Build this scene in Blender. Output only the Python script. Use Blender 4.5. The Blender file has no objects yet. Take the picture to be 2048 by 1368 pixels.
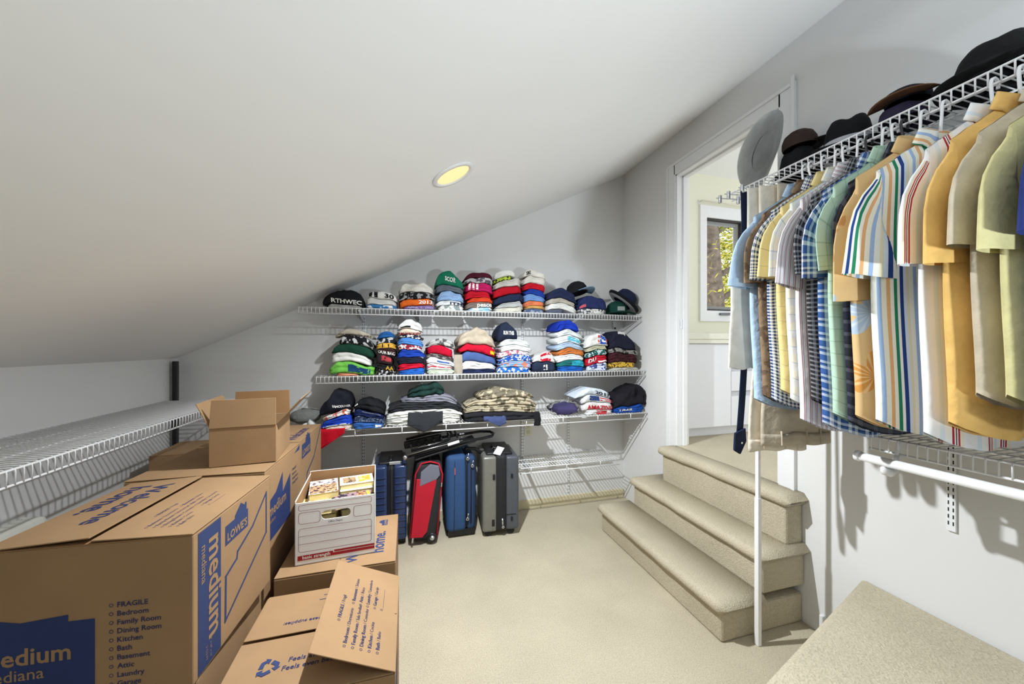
import bpy, math, random
from mathutils import Vector, Matrix, noise

# ------------------------------------------------------------------ camera, world, light
SC = bpy.context.scene
COL = SC.collection
H_EYE, YAW, FPX, HOR = 1.42, math.atan(208/735), 735.0, 692.0
cam_d = bpy.data.cameras.new('camera'); cam = bpy.data.objects.new('camera', cam_d); COL.objects.link(cam)
cam.location = (0, 0, H_EYE); cam.rotation_euler = (math.pi/2, 0, -YAW)
cam_d.sensor_width = 36; cam_d.lens = 36*FPX/2048; cam_d.shift_y = (HOR-684)/2048; cam_d.clip_start = 0.02
SC.camera = cam
SC.view_settings.view_transform = 'Standard'; SC.view_settings.look = 'None'
SC.view_settings.gamma = 1; SC.view_settings.use_curve_mapping = False
SC.view_settings.exposure = 0.42
w = bpy.data.worlds.new('daylight'); SC.world = w; w.use_nodes = True
w.node_tree.nodes['Background'].inputs[0].default_value = (0.93, 0.97, 1.0, 1)
w.node_tree.nodes['Background'].inputs[1].default_value = 1.15
CAN = (0.19, 1.62)          # recessed lamp in view
CAN_POWER = 164
FILL, FILL_POWER = (1.1, -1.25), 205  # added lamp out of view, lifts the ceiling brightness
FILL_AIM, FILL_RGB = (-.12, .72, .9), (.83, .925, 1.0)
LAMP_RGB = (.92, .965, 1.0)

# ------------------------------------------------------------------ small helpers
SI, CO = math.sin(YAW), math.cos(YAW)
def at(px, py, X=None, Y=None, Z=None):
    """point of the place seen at a photo position, on a known plane of the room"""
    dx = (px-1024)/FPX; dz = (HOR-py)/FPX
    a, b = SI+CO*dx, CO-SI*dx
    t = X/a if X is not None else Y/b if Y is not None else (Z-H_EYE)/dz
    return Vector((t*a, t*b, H_EYE+t*dz))

def lerp(a, b, t): return a+(b-a)*t
def sstep(a, b, x):
    t = min(1, max(0, (x-a)/(b-a))); return t*t*(3-2*t)
def interp(pts, x):
    if x <= pts[0][0]: return pts[0][1]
    for (a, b), (c, d) in zip(pts, pts[1:]):
        if x <= c: return b+(d-b)*(x-a)/(c-a)
    return pts[-1][1]
def nz(x, y, z=0.0): return noise.noise(Vector((x, y, z)))

class MB:
    def __init__(s): s.v = []; s.f = []; s.uv = {}
    def box(s, c, d, rz=0, taper=1.0, rot=None):
        M = rot or Matrix.Rotation(rz, 3, 'Z'); n = len(s.v)
        for z in (-1, 1):
            k = taper if z > 0 else 1.0
            for x, y in ((-1, -1), (1, -1), (1, 1), (-1, 1)):
                s.v.append(Vector(c)+M@Vector((x*d[0]/2*k, y*d[1]/2*k, z*d[2]/2)))
        for q in ((0,3,2,1), (4,5,6,7), (0,1,5,4), (1,2,6,5), (2,3,7,6), (3,0,4,7)): s.f.append([n+i for i in q])
        return s
    def span(s, a, b): return s.box([(p+q)/2 for p, q in zip(a, b)], [abs(q-p) for p, q in zip(a, b)])
    def prism(s, poly, z0, z1, fn=None):
        """poly of (x, y); fn maps (x, y, z) to space"""
        fn = fn or (lambda x, y, z: Vector((x, y, z))); n = len(s.v); k = len(poly)
        for z in (z0, z1):
            for x, y in poly: s.v.append(Vector(fn(x, y, z)))
        s.f.append([n+i for i in range(k)][::-1]); s.f.append([n+k+i for i in range(k)])
        for i in range(k): j = (i+1) % k; s.f.append([n+i, n+j, n+k+j, n+k+i])
        return s
    def tube(s, pts, r, k=6, closed=False, flat=None):
        pts = [Vector(p) for p in pts]; n = len(s.v); m = len(pts); prev = None
        for i, p in enumerate(pts):
            if closed: d = pts[(i+1) % m]-pts[i-1]
            else: d = pts[min(i+1, m-1)]-pts[max(i-1, 0)]
            d.normalize()
            if prev is None:
                up = Vector((0,0,1)) if abs(d.z) < .9 else Vector((1,0,0))
                a = d.cross(up).normalized()
            else: a = (prev-d*prev.dot(d)).normalized()
            prev = a; b = d.cross(a); rr = r[i] if isinstance(r, (list, tuple)) else r
            for j in range(k):
                t = 2*math.pi*(j+.5)/k
                s.v.append(p+a*math.cos(t)*rr+b*math.sin(t)*rr*(flat or 1))
        for i in range(m if closed else m-1):
            for j in range(k):
                e = (i+1) % m
                s.f.append([n+i*k+j, n+i*k+(j+1) % k, n+e*k+(j+1) % k, n+e*k+j])
        if not closed:
            s.f.append([n+j for j in range(k)][::-1]); s.f.append([n+(m-1)*k+j for j in range(k)])
        return s
    def lathe(s, prof, k=24, fn=None, cap=True):
        """prof of (r, z); fn(x, y, z) reshapes"""
        fn = fn or (lambda x, y, z: Vector((x, y, z))); n = len(s.v)
        for r, z in prof:
            for j in range(k):
                t = 2*math.pi*j/k; s.v.append(Vector(fn(r*math.cos(t), r*math.sin(t), z)))
        for i in range(len(prof)-1):
            for j in range(k):
                s.f.append([n+i*k+j, n+i*k+(j+1) % k, n+(i+1)*k+(j+1) % k, n+(i+1)*k+j])
        if cap:
            s.f.append([n+j for j in range(k)][::-1]); s.f.append([n+(len(prof)-1)*k+j for j in range(k)])
        return s
    def grid(s, nu, nv, fn, wrapu=False, uvf=None):
        n = len(s.v); cu = nu if wrapu else nu+1
        for j in range(nv+1):
            for i in range(cu): s.v.append(Vector(fn(i/nu, j/nv)))
        for j in range(nv):
            for i in range(nu):
                a = n+j*cu+i; b = n+j*cu+(i+1) % cu
                s.f.append([a, b, b+cu, a+cu])
                if uvf: s.uv[len(s.f)-1] = [uvf(i/nu, j/nv), uvf((i+1)/nu, j/nv), uvf((i+1)/nu, (j+1)/nv), uvf(i/nu, (j+1)/nv)]
        return s
    def mesh(s, name, mat=None, smooth=True):
        me = bpy.data.meshes.new(name); me.from_pydata([tuple(p) for p in s.v], [], s.f)
        if s.uv:
            l = me.uv_layers.new(name='UVMap')
            for p in me.polygons:
                u = s.uv.get(p.index)
                if u:
                    for q, li in enumerate(p.loop_indices): l.data[li].uv = u[q]
        if mat: me.materials.append(mat)
        if smooth:
            for p in me.polygons: p.use_smooth = True
        me.update(); return me
    def build(s, name, mat, parent=None, smooth=False, kind=None, label=None, bevel=0, subsurf=0, solid=0):
        o = bpy.data.objects.new(name, s.mesh(name, mat, smooth)); COL.objects.link(o)
        if parent: o.parent = parent
        if kind: o['kind'] = kind
        if label: o['label'] = label
        if solid:
            m = o.modifiers.new('solidify', 'SOLIDIFY'); m.thickness = solid; m.offset = 0
        if bevel:
            m = o.modifiers.new('bevel', 'BEVEL'); m.width = bevel; m.segments = 2; m.limit_method = 'ANGLE'; m.angle_limit = .6
        if subsurf:
            m = o.modifiers.new('subsurf', 'SUBSURF'); m.levels = subsurf; m.render_levels = subsurf
        return o

def thing(name, label, cat, loc=(0,0,0), rz=0, group=None, rot=None):
    o = bpy.data.objects.new(name, None); COL.objects.link(o); o.empty_display_size = .05
    o.location = loc; o.rotation_euler = rot or (0, 0, rz); o['label'] = label; o['category'] = cat
    if group: o['group'] = group
    return o
def tag(o, label, cat, group=None):
    o['label'] = label; o['category'] = cat
    if group: o['group'] = group
    return o
def link_copy(src, parent=None, loc=None):
    c = src.copy(); COL.objects.link(c)
    if parent: c.parent = parent
    if loc is not None: c.location = loc
    return c

# ------------------------------------------------------------------ materials
MATS = {}
def lin(c): return tuple(((x/255)/12.92 if x/255 <= .04045 else ((x/255+.055)/1.055)**2.4) for x in c)+(1,)
def base_mat(name, rough=.6, metal=0, spec=.5):
    m = bpy.data.materials.new(name); m.use_nodes = True; b = m.node_tree.nodes['Principled BSDF']
    b.inputs['Roughness'].default_value = rough; b.inputs['Metallic'].default_value = metal
    b.inputs['Specular IOR Level'].default_value = spec
    return m, m.node_tree, b
def mat(name, rgb, rough=.6, metal=0, spec=.4, var=.06, vs=8., bump=0, bs=200., detail=3):
    key = (name,)
    if key in MATS: return MATS[key]
    m, nt, b = base_mat(name, rough, metal, spec); N = nt.nodes.new; L = nt.links.new
    tc = N('ShaderNodeTexCoord'); no = N('ShaderNodeTexNoise'); no.inputs['Scale'].default_value = vs; no.inputs['Detail'].default_value = detail
    L(tc.outputs['Object'], no.inputs['Vector'])
    r = N('ShaderNodeValToRGB'); c = lin(rgb); r.color_ramp.elements[0].position = .3; r.color_ramp.elements[1].position = .7
    r.color_ramp.elements[0].color = tuple(x*(1-var) for x in c[:3])+(1,); r.color_ramp.elements[1].color = tuple(min(1, x*(1+var)) for x in c[:3])+(1,)
    L(no.outputs['Fac'], r.inputs['Fac']); L(r.outputs['Color'], b.inputs['Base Color'])
    if bump:
        n2 = N('ShaderNodeTexNoise'); n2.inputs['Scale'].default_value = bs; n2.inputs['Detail'].default_value = 4
        bp = N('ShaderNodeBump'); bp.inputs['Strength'].default_value = bump; bp.inputs['Distance'].default_value = .003
        L(tc.outputs['Object'], n2.inputs['Vector']); L(n2.outputs['Fac'], bp.inputs['Height']); L(bp.outputs['Normal'], b.inputs['Normal'])
    MATS[key] = m; return m
def fab(rgb, pat=None, scale=26.):
    """cloth: plain, or with a second colour printed in blotches"""
    key = ('fab', tuple(rgb), tuple(pat) if pat else None, scale)
    if key in MATS: return MATS[key]
    m, nt, b = base_mat('cloth', .92, 0, .15); N = nt.nodes.new; L = nt.links.new
    tc = N('ShaderNodeTexCoord'); no = N('ShaderNodeTexNoise'); no.inputs['Scale'].default_value = 14; no.inputs['Detail'].default_value = 4
    L(tc.outputs['Object'], no.inputs['Vector'])
    r = N('ShaderNodeValToRGB'); c = lin(rgb)
    r.color_ramp.elements[0].position = .3; r.color_ramp.elements[1].position = .7
    r.color_ramp.elements[0].color = tuple(x*.86 for x in c[:3])+(1,); r.color_ramp.elements[1].color = tuple(min(1, x*1.1) for x in c[:3])+(1,)
    L(no.outputs['Fac'], r.inputs['Fac']); out = r.outputs['Color']
    if pat:
        n3 = N('ShaderNodeTexNoise'); n3.inputs['Scale'].default_value = scale; n3.inputs['Detail'].default_value = 1.5
        mp = N('ShaderNodeMapping'); mp.inputs['Location'].default_value = (sum(rgb)*.37, sum(pat)*.21, .5)
        L(tc.outputs['Object'], mp.inputs['Vector']); L(mp.outputs['Vector'], n3.inputs['Vector'])
        r2 = N('ShaderNodeValToRGB'); r2.color_ramp.elements[0].position = .53; r2.color_ramp.elements[1].position = .56
        L(n3.outputs['Fac'], r2.inputs['Fac'])
        mx = N('ShaderNodeMixRGB'); L(r2.outputs['Color'], mx.inputs['Fac']); L(out, mx.inputs['Color1']); mx.inputs['Color2'].default_value = lin(pat); out = mx.outputs['Color']
    L(out, b.inputs['Base Color'])
    n2 = N('ShaderNodeTexNoise'); n2.inputs['Scale'].default_value = 38; n2.inputs['Detail'].default_value = 5
    bp = N('ShaderNodeBump'); bp.inputs['Strength'].default_value = .55; bp.inputs['Distance'].default_value = .008
    L(tc.outputs['Object'], n2.inputs['Vector']); L(n2.outputs['Fac'], bp.inputs['Height']); L(bp.outputs['Normal'], b.inputs['Normal'])
    MATS[key] = m; return m
def weave(name, pu=None, us=None, pv=None, vs=None, slant=0., weft=.5, rough=.9):
    """woven stripes: us / vs are lists of (position, rgb) over one repeat of pu / pv metres, on the cloth's own coordinates"""
    m, nt, b = base_mat(name, rough, 0, .15); N = nt.nodes.new; L = nt.links.new
    uv = N('ShaderNodeUVMap'); sep = N('ShaderNodeSeparateXYZ'); L(uv.outputs['UV'], sep.inputs['Vector'])
    def ramp(sock, p, st, sl):
        a = N('ShaderNodeMath'); a.operation = 'MULTIPLY_ADD'; L(sep.outputs['Y' if sock == 'X' else 'X'], a.inputs[0]); a.inputs[1].default_value = sl
        L(sep.outputs[sock], a.inputs[2])
        d = N('ShaderNodeMath'); d.operation = 'DIVIDE'; L(a.outputs[0], d.inputs[0]); d.inputs[1].default_value = p
        f = N('ShaderNodeMath'); f.operation = 'FRACT'; L(d.outputs[0], f.inputs[0])
        r = N('ShaderNodeValToRGB'); r.color_ramp.interpolation = 'CONSTANT'; e = r.color_ramp.elements
        e[0].position = 0; e[0].color = lin(st[0][1]); e[1].position = st[1][0]; e[1].color = lin(st[1][1])
        for q, c in st[2:]: x = e.new(q); x.color = lin(c)
        L(f.outputs[0], r.inputs['Fac']); return r.outputs['Color']
    outs = []
    if us: outs.append(ramp('X', pu, us, slant))
    if vs: outs.append(ramp('Y', pv, vs, 0))
    if len(outs) == 2:
        mx = N('ShaderNodeMixRGB'); mx.inputs['Fac'].default_value = weft; L(outs[0], mx.inputs['Color1']); L(outs[1], mx.inputs['Color2']); out = mx.outputs['Color']
    else: out = outs[0]
    L(out, b.inputs['Base Color'])
    tc = N('ShaderNodeTexCoord'); n2 = N('ShaderNodeTexNoise'); n2.inputs['Scale'].default_value = 16; n2.inputs['Detail'].default_value = 5
    bp = N('ShaderNodeBump'); bp.inputs['Strength'].default_value = .45; bp.inputs['Distance'].default_value = .012
    L(tc.outputs['Object'], n2.inputs['Vector']); L(n2.outputs['Fac'], bp.inputs['Height']); L(bp.outputs['Normal'], b.inputs['Normal'])
    return m
def carpet_mat(name, rgb):
    m, nt, b = base_mat(name, 1.0, 0, .05); N = nt.nodes.new; L = nt.links.new
    tc = N('ShaderNodeTexCoord')
    big = N('ShaderNodeTexNoise'); big.inputs['Scale'].default_value = 3.2; big.inputs['Detail'].default_value = 5
    fine = N('ShaderNodeTexNoise'); fine.inputs['Scale'].default_value = 170; fine.inputs['Detail'].default_value = 3
    L(tc.outputs['Object'], big.inputs['Vector']); L(tc.outputs['Object'], fine.inputs['Vector'])
    c = lin(rgb)[:3]
    r = N('ShaderNodeValToRGB'); r.color_ramp.elements[0].position = .3; r.color_ramp.elements[1].position = .72
    r.color_ramp.elements[0].color = tuple(x*.92 for x in c)+(1,); r.color_ramp.elements[1].color = tuple(min(1, x*1.06) for x in c)+(1,)
    L(big.outputs['Fac'], r.inputs['Fac'])
    r2 = N('ShaderNodeValToRGB'); r2.color_ramp.elements[0].position = .33; r2.color_ramp.elements[1].position = .62
    r2.color_ramp.elements[0].color = (.62, .60, .56, 1); r2.color_ramp.elements[1].color = (1, 1, 1, 1)
    L(fine.outputs['Fac'], r2.inputs['Fac'])
    mx = N('ShaderNodeMixRGB'); mx.blend_type = 'MULTIPLY'; mx.inputs['Fac'].default_value = .55
    L(r.outputs['Color'], mx.inputs['Color1']); L(r2.outputs['Color'], mx.inputs['Color2']); L(mx.outputs['Color'], b.inputs['Base Color'])
    bp = N('ShaderNodeBump'); bp.inputs['Strength'].default_value = .8; bp.inputs['Distance'].default_value = .006
    L(fine.outputs['Fac'], bp.inputs['Height']); L(bp.outputs['Normal'], b.inputs['Normal'])
    return m
def emit_mat(name, rgb, s):
    m = bpy.data.materials.new(name); m.use_nodes = True; nt = m.node_tree
    b = nt.nodes['Principled BSDF']; b.inputs['Base Color'].default_value = lin(rgb); b.inputs['Emission Color'].default_value = lin(rgb); b.inputs['Emission Strength'].default_value = s
    return m

M_WALL = mat('white wall paint', (226, 226, 225), .75, var=.012, vs=2, bump=.05, bs=90)
M_CEIL = mat('ceiling paint', (243, 243, 243), .8, var=.012, vs=1.5, bump=.04, bs=80)
M_TRIM = mat('white trim paint', (236, 237, 238), .4, var=.01)
M_CREAM = mat('pale yellow wall paint', (236, 234, 214), .75, var=.012, vs=2)
M_CARPET = carpet_mat('beige carpet', (202, 192, 169))
M_WIRE = mat('white coated wire', (238, 239, 240), .35, var=.01)
M_DARK = mat('dark slot', (38, 38, 40), .7)
M_BOX = mat('brown cardboard', (157, 125, 90), .85, var=.07, vs=6, bump=.08, bs=60)
M_BOXIN = mat('brown cardboard inside', (150, 114, 76), .9, var=.07, vs=6)
M_BLUEINK = mat('blue print', (46, 60, 102), .8, var=.05)
M_INK = mat('dark violet print', (62, 58, 96), .8)
M_BLACKP = mat('black plastic', (26, 27, 30), .4, var=.1)
M_CHROME = mat('bright metal', (205, 207, 210), .25, metal=.9)
M_WHITEP = mat('white plastic', (238, 239, 240), .35, var=.01)

# ------------------------------------------------------------------ lettering
TXT = {}
def text_mesh(body, bold=.012, space=1.0):
    k = (body, bold, space)
    if k in TXT: return TXT[k]
    c = bpy.data.curves.new('lettering', 'FONT'); c.body = body; c.size = 1; c.offset = bold; c.resolution_u = 2; c.space_character = space
    o = bpy.data.objects.new('lettering', c); COL.objects.link(o); bpy.context.view_layer.update()
    me = bpy.data.meshes.new_from_object(o.evaluated_get(bpy.context.evaluated_depsgraph_get()))
    vs = [(v.co.x, v.co.y) for v in me.vertices]; fs = [list(p.vertices) for p in me.polygons]
    bpy.data.objects.remove(o); bpy.data.curves.remove(c); bpy.data.meshes.remove(me)
    x0, x1 = min(a for a, b in vs), max(a for a, b in vs)
    TXT[k] = ([((a-x0)/(x1-x0), b) for a, b in vs], fs, x1-x0); return TXT[k]
def lettering(body, mat_, parent, org, xd, yd, width=None, size=None, bold=.012, name='lettering', lift=.0009):
    """flat printed words: start of the base line, reading direction, up direction"""
    vs, fs, W = text_mesh(body, bold); xd = Vector(xd).normalized(); yd = Vector(yd).normalized(); n = xd.cross(yd)
    if size is None: size = width/W
    if width is None: width = W*size
    mb = MB(); mb.v = [Vector(org)+xd*(a*width)+yd*(b*size)+n*lift for a, b in vs]; mb.f = [list(f) for f in fs]
    return mb.build(name, mat_, parent)
def flat_shape(poly, mat_, parent, fn, name='print', lift=.0007):
    """flat printed shape on a face; fn maps (x, y, lift) to space"""
    mb = MB(); mb.v = [Vector(fn(x, y, lift)) for x, y in poly]; mb.f = [list(range(len(poly)))]
    return mb.build(name, mat_, parent)
def flat_line(pts, w, mat_, parent, fn, name='print', closed=False, lift=.0007):
    mb = MB(); m = len(pts)
    for i in range(m if closed else m-1):
        a = Vector(pts[i]); b = Vector(pts[(i+1) % m]); d = (b-a).normalized(); n = Vector((-d.y, d.x))*w/2; e = d*w/2; k = len(mb.v)
        for p in (a-n-e, b-n+e, b+n+e, a+n-e): mb.v.append(Vector(fn(p.x, p.y, lift+.00003*i)))
        mb.f.append([k, k+1, k+2, k+3])
    return mb.build(name, mat_, parent)
# ------------------------------------------------------------------ the room
XL, XR, YB, YF = -1.53, 1.96, 3.06, -2.6
ZK, SLOPE = 1.335, .4865
def zc(x): return ZK+SLOPE*(x-XL)
ZLAND = .665
def struct(name, mb, m, **k):
    o = mb.build(name, m, **k); o['kind'] = 'structure'; return o

struct('floor', MB().span((XL-.1, YF, -.1), (XR+.1, YB+.1, 0)), M_CARPET)
mb = MB(); mb.prism([(XL-.1, -.05), (XR+.1, -.05), (XR+.1, zc(XR+.1)), (XL-.1, zc(XL-.1))], 0, .1, lambda x, y, z: (x, YB+z, y)); struct('wall_back', mb, M_WALL)
mb = MB(); mb.span((XL-.1, YF, -.05), (XL, YB, ZK)); struct('wall_left', mb, M_WALL)
mb = MB(); mb.prism([(XL-.1, zc(XL-.1)), (XR+.1, zc(XR+.1)), (XR+.1, zc(XR+.1)+.12), (XL-.1, zc(XL-.1)+.12)], YF, YB+.1, lambda x, y, z: (x, z, y)); struct('ceiling', mb, M_CEIL)
# right wall with its doorway
DY0, DY1, DZ = 1.53, 2.35, 2.725
mb = MB(); T = .1
mb.span((XR, YF, -.05), (XR+T, DY0, zc(XR)+.02)); mb.span((XR, DY1, -.05), (XR+T, YB, zc(XR)+.02)); mb.span((XR, DY0, DZ), (XR+T, DY1, zc(XR)+.02)); mb.span((XR, DY0, -.05), (XR+T, DY1, ZLAND-.02))
struct('wall_right', mb, M_WALL)
# jamb lining, casing and stop
mb = MB(); j = .018
mb.span((XR-.005, DY0-.002, ZLAND), (XR+T+.005, DY0+j, DZ)); mb.span((XR-.005, DY1-j, ZLAND), (XR+T+.005, DY1+.002, DZ)); mb.span((XR-.005, DY0, DZ-j), (XR+T+.005, DY1, DZ+.002))
mb.span((XR+.045, DY1-j-.012, ZLAND), (XR+.08, DY1-j, DZ-j)); mb.span((XR+.045, DY0+j, ZLAND), (XR+.08, DY0+j+.012, DZ-j)); mb.span((XR+.045, DY0+j, DZ-j-.012), (XR+.08, DY1-j, DZ-j))
door = struct('door_1', mb, M_TRIM, bevel=.002)
mb = MB(); cw = .085
for xs in (XR-.014, ):
    mb.span((xs, DY1-.006, ZLAND-.03), (XR, DY1+cw, DZ+cw)); mb.span((xs, DY0-cw, ZLAND-.03), (XR, DY0+.006, DZ+cw)); mb.span((xs, DY0-.006, DZ-.006), (XR, DY1+.006, DZ+cw))
    mb.span((xs-.007, DY1+cw-.02, ZLAND-.03), (xs, DY1+cw, DZ+cw)); mb.span((xs-.007, DY0-cw, ZLAND-.03), (xs, DY0-cw+.02, DZ+cw+.03)); mb.span((xs-.007, DY0-cw+.02, DZ+cw-.02), (xs, DY1+cw-.02, DZ+cw))
struct('trim_1', mb, M_TRIM, bevel=.002)
mb = MB(); mb.span((XR+.02, DY1-j-.003, 1.55), (XR+.045, DY1-j, 1.62)); mb.span((XR+.026, DY1-j-.004, 1.57), (XR+.038, DY1-j-.003, 1.6))
mb.build('strike_plate', M_CHROME, door, label='small bright metal strike plate')
# baseboards (the back one is carpet-coloured)
struct('baseboard_back', MB().span((XL+.004, YB-.016, 0), (XR-.004, YB+.002, .075)), mat('carpet strip', (214, 204, 172), .95, bump=.5, bs=150), bevel=.004)
struct('baseboard_right', MB().span((XR-.014, YF, 0), (XR+.002, 1.33, .1)), M_TRIM, bevel=.004)
struct('baseboard_left', MB().span((XL-.002, YF, 0), (XL+.014, YB-.02, .09)), M_TRIM, bevel=.004)

# carpeted steps up to the doorway
def nosed(x0, x1, y0, y1, z0, z1, r=.03, over=.032, wob=0, open_near=True, open_far=True):
    """carpeted tread: rounded nose towards -X, turned down at the open ends, riser below"""
    mb = MB(); tk = .06
    prof = [(x1, z1-tk), (x0+over, z1-tk)]
    for k in range(9):
        a = math.pi*(1.5-k/8); prof.append((x0+r*(1+math.cos(a)), z1-tk/2+tk/2*math.sin(a)))
    prof.append((x1, z1))
    n = 40; m = len(prof)
    for i in range(n+1):
        y = lerp(y0, y1, i/n); e0 = 1-math.sqrt(max(0, 1-max(0, 1-(y-y0)/r)**2)) if open_near else 0; e1 = 1-math.sqrt(max(0, 1-max(0, 1-(y1-y)/r)**2)) if open_far else 0
        e = max(e0, e1)
        for (x, z) in prof:
            zc_ = z1-tk/2; sag = .006*nz(y*3, z1*7)
            mb.v.append(Vector((lerp(x, max(x, x0+over), e)+.004*nz(y*9, x*9, z1)+sag, y, lerp(z, zc_, e)+.003*nz(y*7, x*7, 3))))
    for i in range(n):
        for k in range(m): q = (k+1) % m; mb.f.append([i*m+k, i*m+q, (i+1)*m+q, (i+1)*m+k])
    mb.f.append(list(range(m))); mb.f.append([n*m+k for k in range(m)][::-1])
    return mb
STEPS = (0, .2, .41, ZLAND)
st = bpy.data.objects.new('stairs', None); COL.objects.link(st); st['kind'] = 'structure'
for k, (x0, y0, y1) in enumerate(((1.405, 1.385, 2.575), (1.64, 1.375, 2.5), (1.81, 1.385, 2.385))):
    z = STEPS[k+1]
    x1 = XR+.0 if k < 2 else XR+.11
    if k == 2:
        nosed(x0, XR-.001, y0, y1, 0, z, over=.03).build('tread', M_CARPET, st, smooth=True)
    else: nosed(x0, 1.685 if k == 0 else x1-.001, y0, y1, 0, z).build('tread', M_CARPET, st, smooth=True)
    mb = MB(); mb.span((x0+.034, y0+.03, 0 if k == 0 else STEPS[k]-.005), (XR-.001, y1-.03, z-.055)); mb.build('riser', M_CARPET, st, bevel=.012)
# low carpeted platform near the right wall
mb = MB(); pol = [(XR-.001, 1.16), (1.0, .865), (.98, .8), (.98, YF), (XR-.001, YF)]
mb.prism(pol, 0, .385); pf = struct('carpeted_platform', mb, M_CARPET, bevel=.022)

struct('wall_front', MB().prism([(XL-.1, -.05), (XR+.1, -.05), (XR+.1, zc(XR+.1)), (XL-.1, zc(XL-.1))], -.1, 0, lambda x, y, z: (x, YF+z, y)), M_WALL)
# ------------------------------------------------------------------ the next room, seen through the doorway
WX0, WX1, WZ0, WZ1 = 2.905, 3.385, 1.775, 2.73
mb = MB(); X2 = 4.6
mb.span((XR+T, YB, ZLAND-.1), (WX0, YB+.12, 3.3)); mb.span((WX1, YB, ZLAND-.1), (X2, YB+.12, 3.3)); mb.span((WX0, YB, ZLAND-.1), (WX1, YB+.12, WZ0)); mb.span((WX0, YB, WZ1), (WX1, YB+.12, 3.3))
struct('wall_next_room', mb, M_CREAM)
struct('ceiling_next_room', MB().span((XR+T-.002, .2, 3.16), (X2, YB, 3.28)), M_CEIL)
mb = MB(); mb.span((XR-.001, DY0+.001, ZLAND-.03), (XR+T+.002, DY1-.001, ZLAND)); mb.span((XR+T, .2, ZLAND-.1), (X2, YB, ZLAND)); struct('floor_next_room', mb, M_CARPET)
# casement window
wn = bpy.data.objects.new('window_1', None); COL.objects.link(wn); wn['kind'] = 'structure'
mb = MB(); c = .075
mb.span((WX0-c, YB-.022, WZ1-.005), (WX1+c, YB, WZ1+c+.04)); mb.span((WX0-c, YB-.022, WZ0-c-.03), (WX0+.005, YB, WZ1)); mb.span((WX1-.005, YB-.022, WZ0-c-.03), (WX1+c, YB, WZ1)); mb.span((WX0, YB-.022, WZ0-c-.03), (WX1, YB, WZ0+.005))
mb.build('window_casing', M_TRIM, wn, bevel=.003)
M_BRONZE = mat('dark bronze window frame', (58, 54, 50), .45, var=.04)
def frame(x0, x1, z0, z1, y0, y1, t):
    return MB().span((x0, y0, z0), (x0+t, y1, z1)).span((x1-t, y0, z0), (x1, y1, z1)).span((x0+t, y0, z0), (x1-t, y1, z0+t)).span((x0+t, y0, z1-t), (x1-t, y1, z1))
frame(WX0, WX1, WZ0, WZ1, YB+.0, YB+.075, .022).build('window_frame', M_BRONZE, wn, bevel=.002)
frame(WX0+.022, WX1-.022, WZ0+.022, WZ1-.022, YB+.03, YB+.065, .032).build('sash', mat('grey window sash', (150, 152, 150), .5), wn, bevel=.002)
g, nt, b = base_mat('window glass', .02); b.inputs['Transmission Weight'].default_value = 1; b.inputs['IOR'].default_value = 1.02; b.inputs['Base Color'].default_value = (1, 1, 1, 1); b.inputs['Specular IOR Level'].default_value = .2
MB().span((WX0+.05, YB+.045, WZ0+.05), (WX1-.05, YB+.048, WZ1-.05)).build('pane', g, wn)
cr = MB(); cr.box((3.12, YB-.03, WZ0-.03), (.12, .03, .022)); cr.tube([(3.06, YB-.045, WZ0-.025), (3.2, YB-.06, WZ0-.02), (3.24, YB-.06, WZ0-.01)], .006)
cr.build('crank_handle', mat('grey metal crank', (120, 122, 128), .35, metal=.5), wn, bevel=.003)
# curtain rod and pull cord
t_ = thing('curtain_rod', 'thin cream curtain rod above the casement window', 'curtain rod', (2.83, YB-.04, 2.875))
MB().tube([(0, .04, 0), (0, 0, 0), (.75, 0, 0), (.75, .04, 0)], .008).build('rod', mat('cream rod', (226, 222, 205), .5), t_, smooth=True)
MB().box((0, .035, 0), (.025, .012, .04)).build('wall_bracket', M_WHITEP, t_)
# base cabinet under a worktop
CY, CZ0, CZ1 = 2.475, ZLAND, 1.44
t_ = thing('base_cabinet', 'white base cabinet with plain door and finger-pull drawers in next room', 'cabinet', (XR+T, CY, ZLAND)); ox = XR+T
def loc(mb, t): mb.v = [v-Vector(t.location) for v in mb.v]; return mb
M_CAB = mat('white cabinet paint', (232, 233, 236), .45, var=.01)
loc(MB().span((ox+.002, CY+.02, CZ0+.08), (4.2, YB-.01, CZ1)).span((ox+.002, CY+.07, CZ0), (4.2, YB-.01, CZ0+.08)), t_).build('body', M_CAB, t_)
DX = 2.62
loc(MB().span((ox+.004, CY, CZ0+.085), (DX-.003, CY+.02, CZ1-.004)), t_).build('door', M_CAB, t_, bevel=.002)
zs = [CZ0+.085, 1.04, 1.25, CZ1-.004]
for a, b_ in zip(zs, zs[1:]):
    o = loc(MB().span((DX+.003, CY, a), (3.25, CY+.02, b_-.045)), t_).build('drawer', M_CAB, t_, bevel=.002)
    loc(MB().span((DX+.003, CY+.012, b_-.045), (3.25, CY+.02, b_-.003)), t_).build('finger_pull', mat('grey recess', (198, 199, 203), .5), o)
o = MB().span((ox+.002, CY-.02, CZ1), (4.22, YB-.002, CZ1+.035)).span((ox+.002, CY-.028, CZ1+.035), (4.22, YB-.002, 1.525)).build('worktop', mat('cream laminate', (232, 230, 214), .4, var=.01), bevel=.004)
tag(o, 'cream worktop with thick front edge on the white cabinet', 'worktop')

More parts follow.
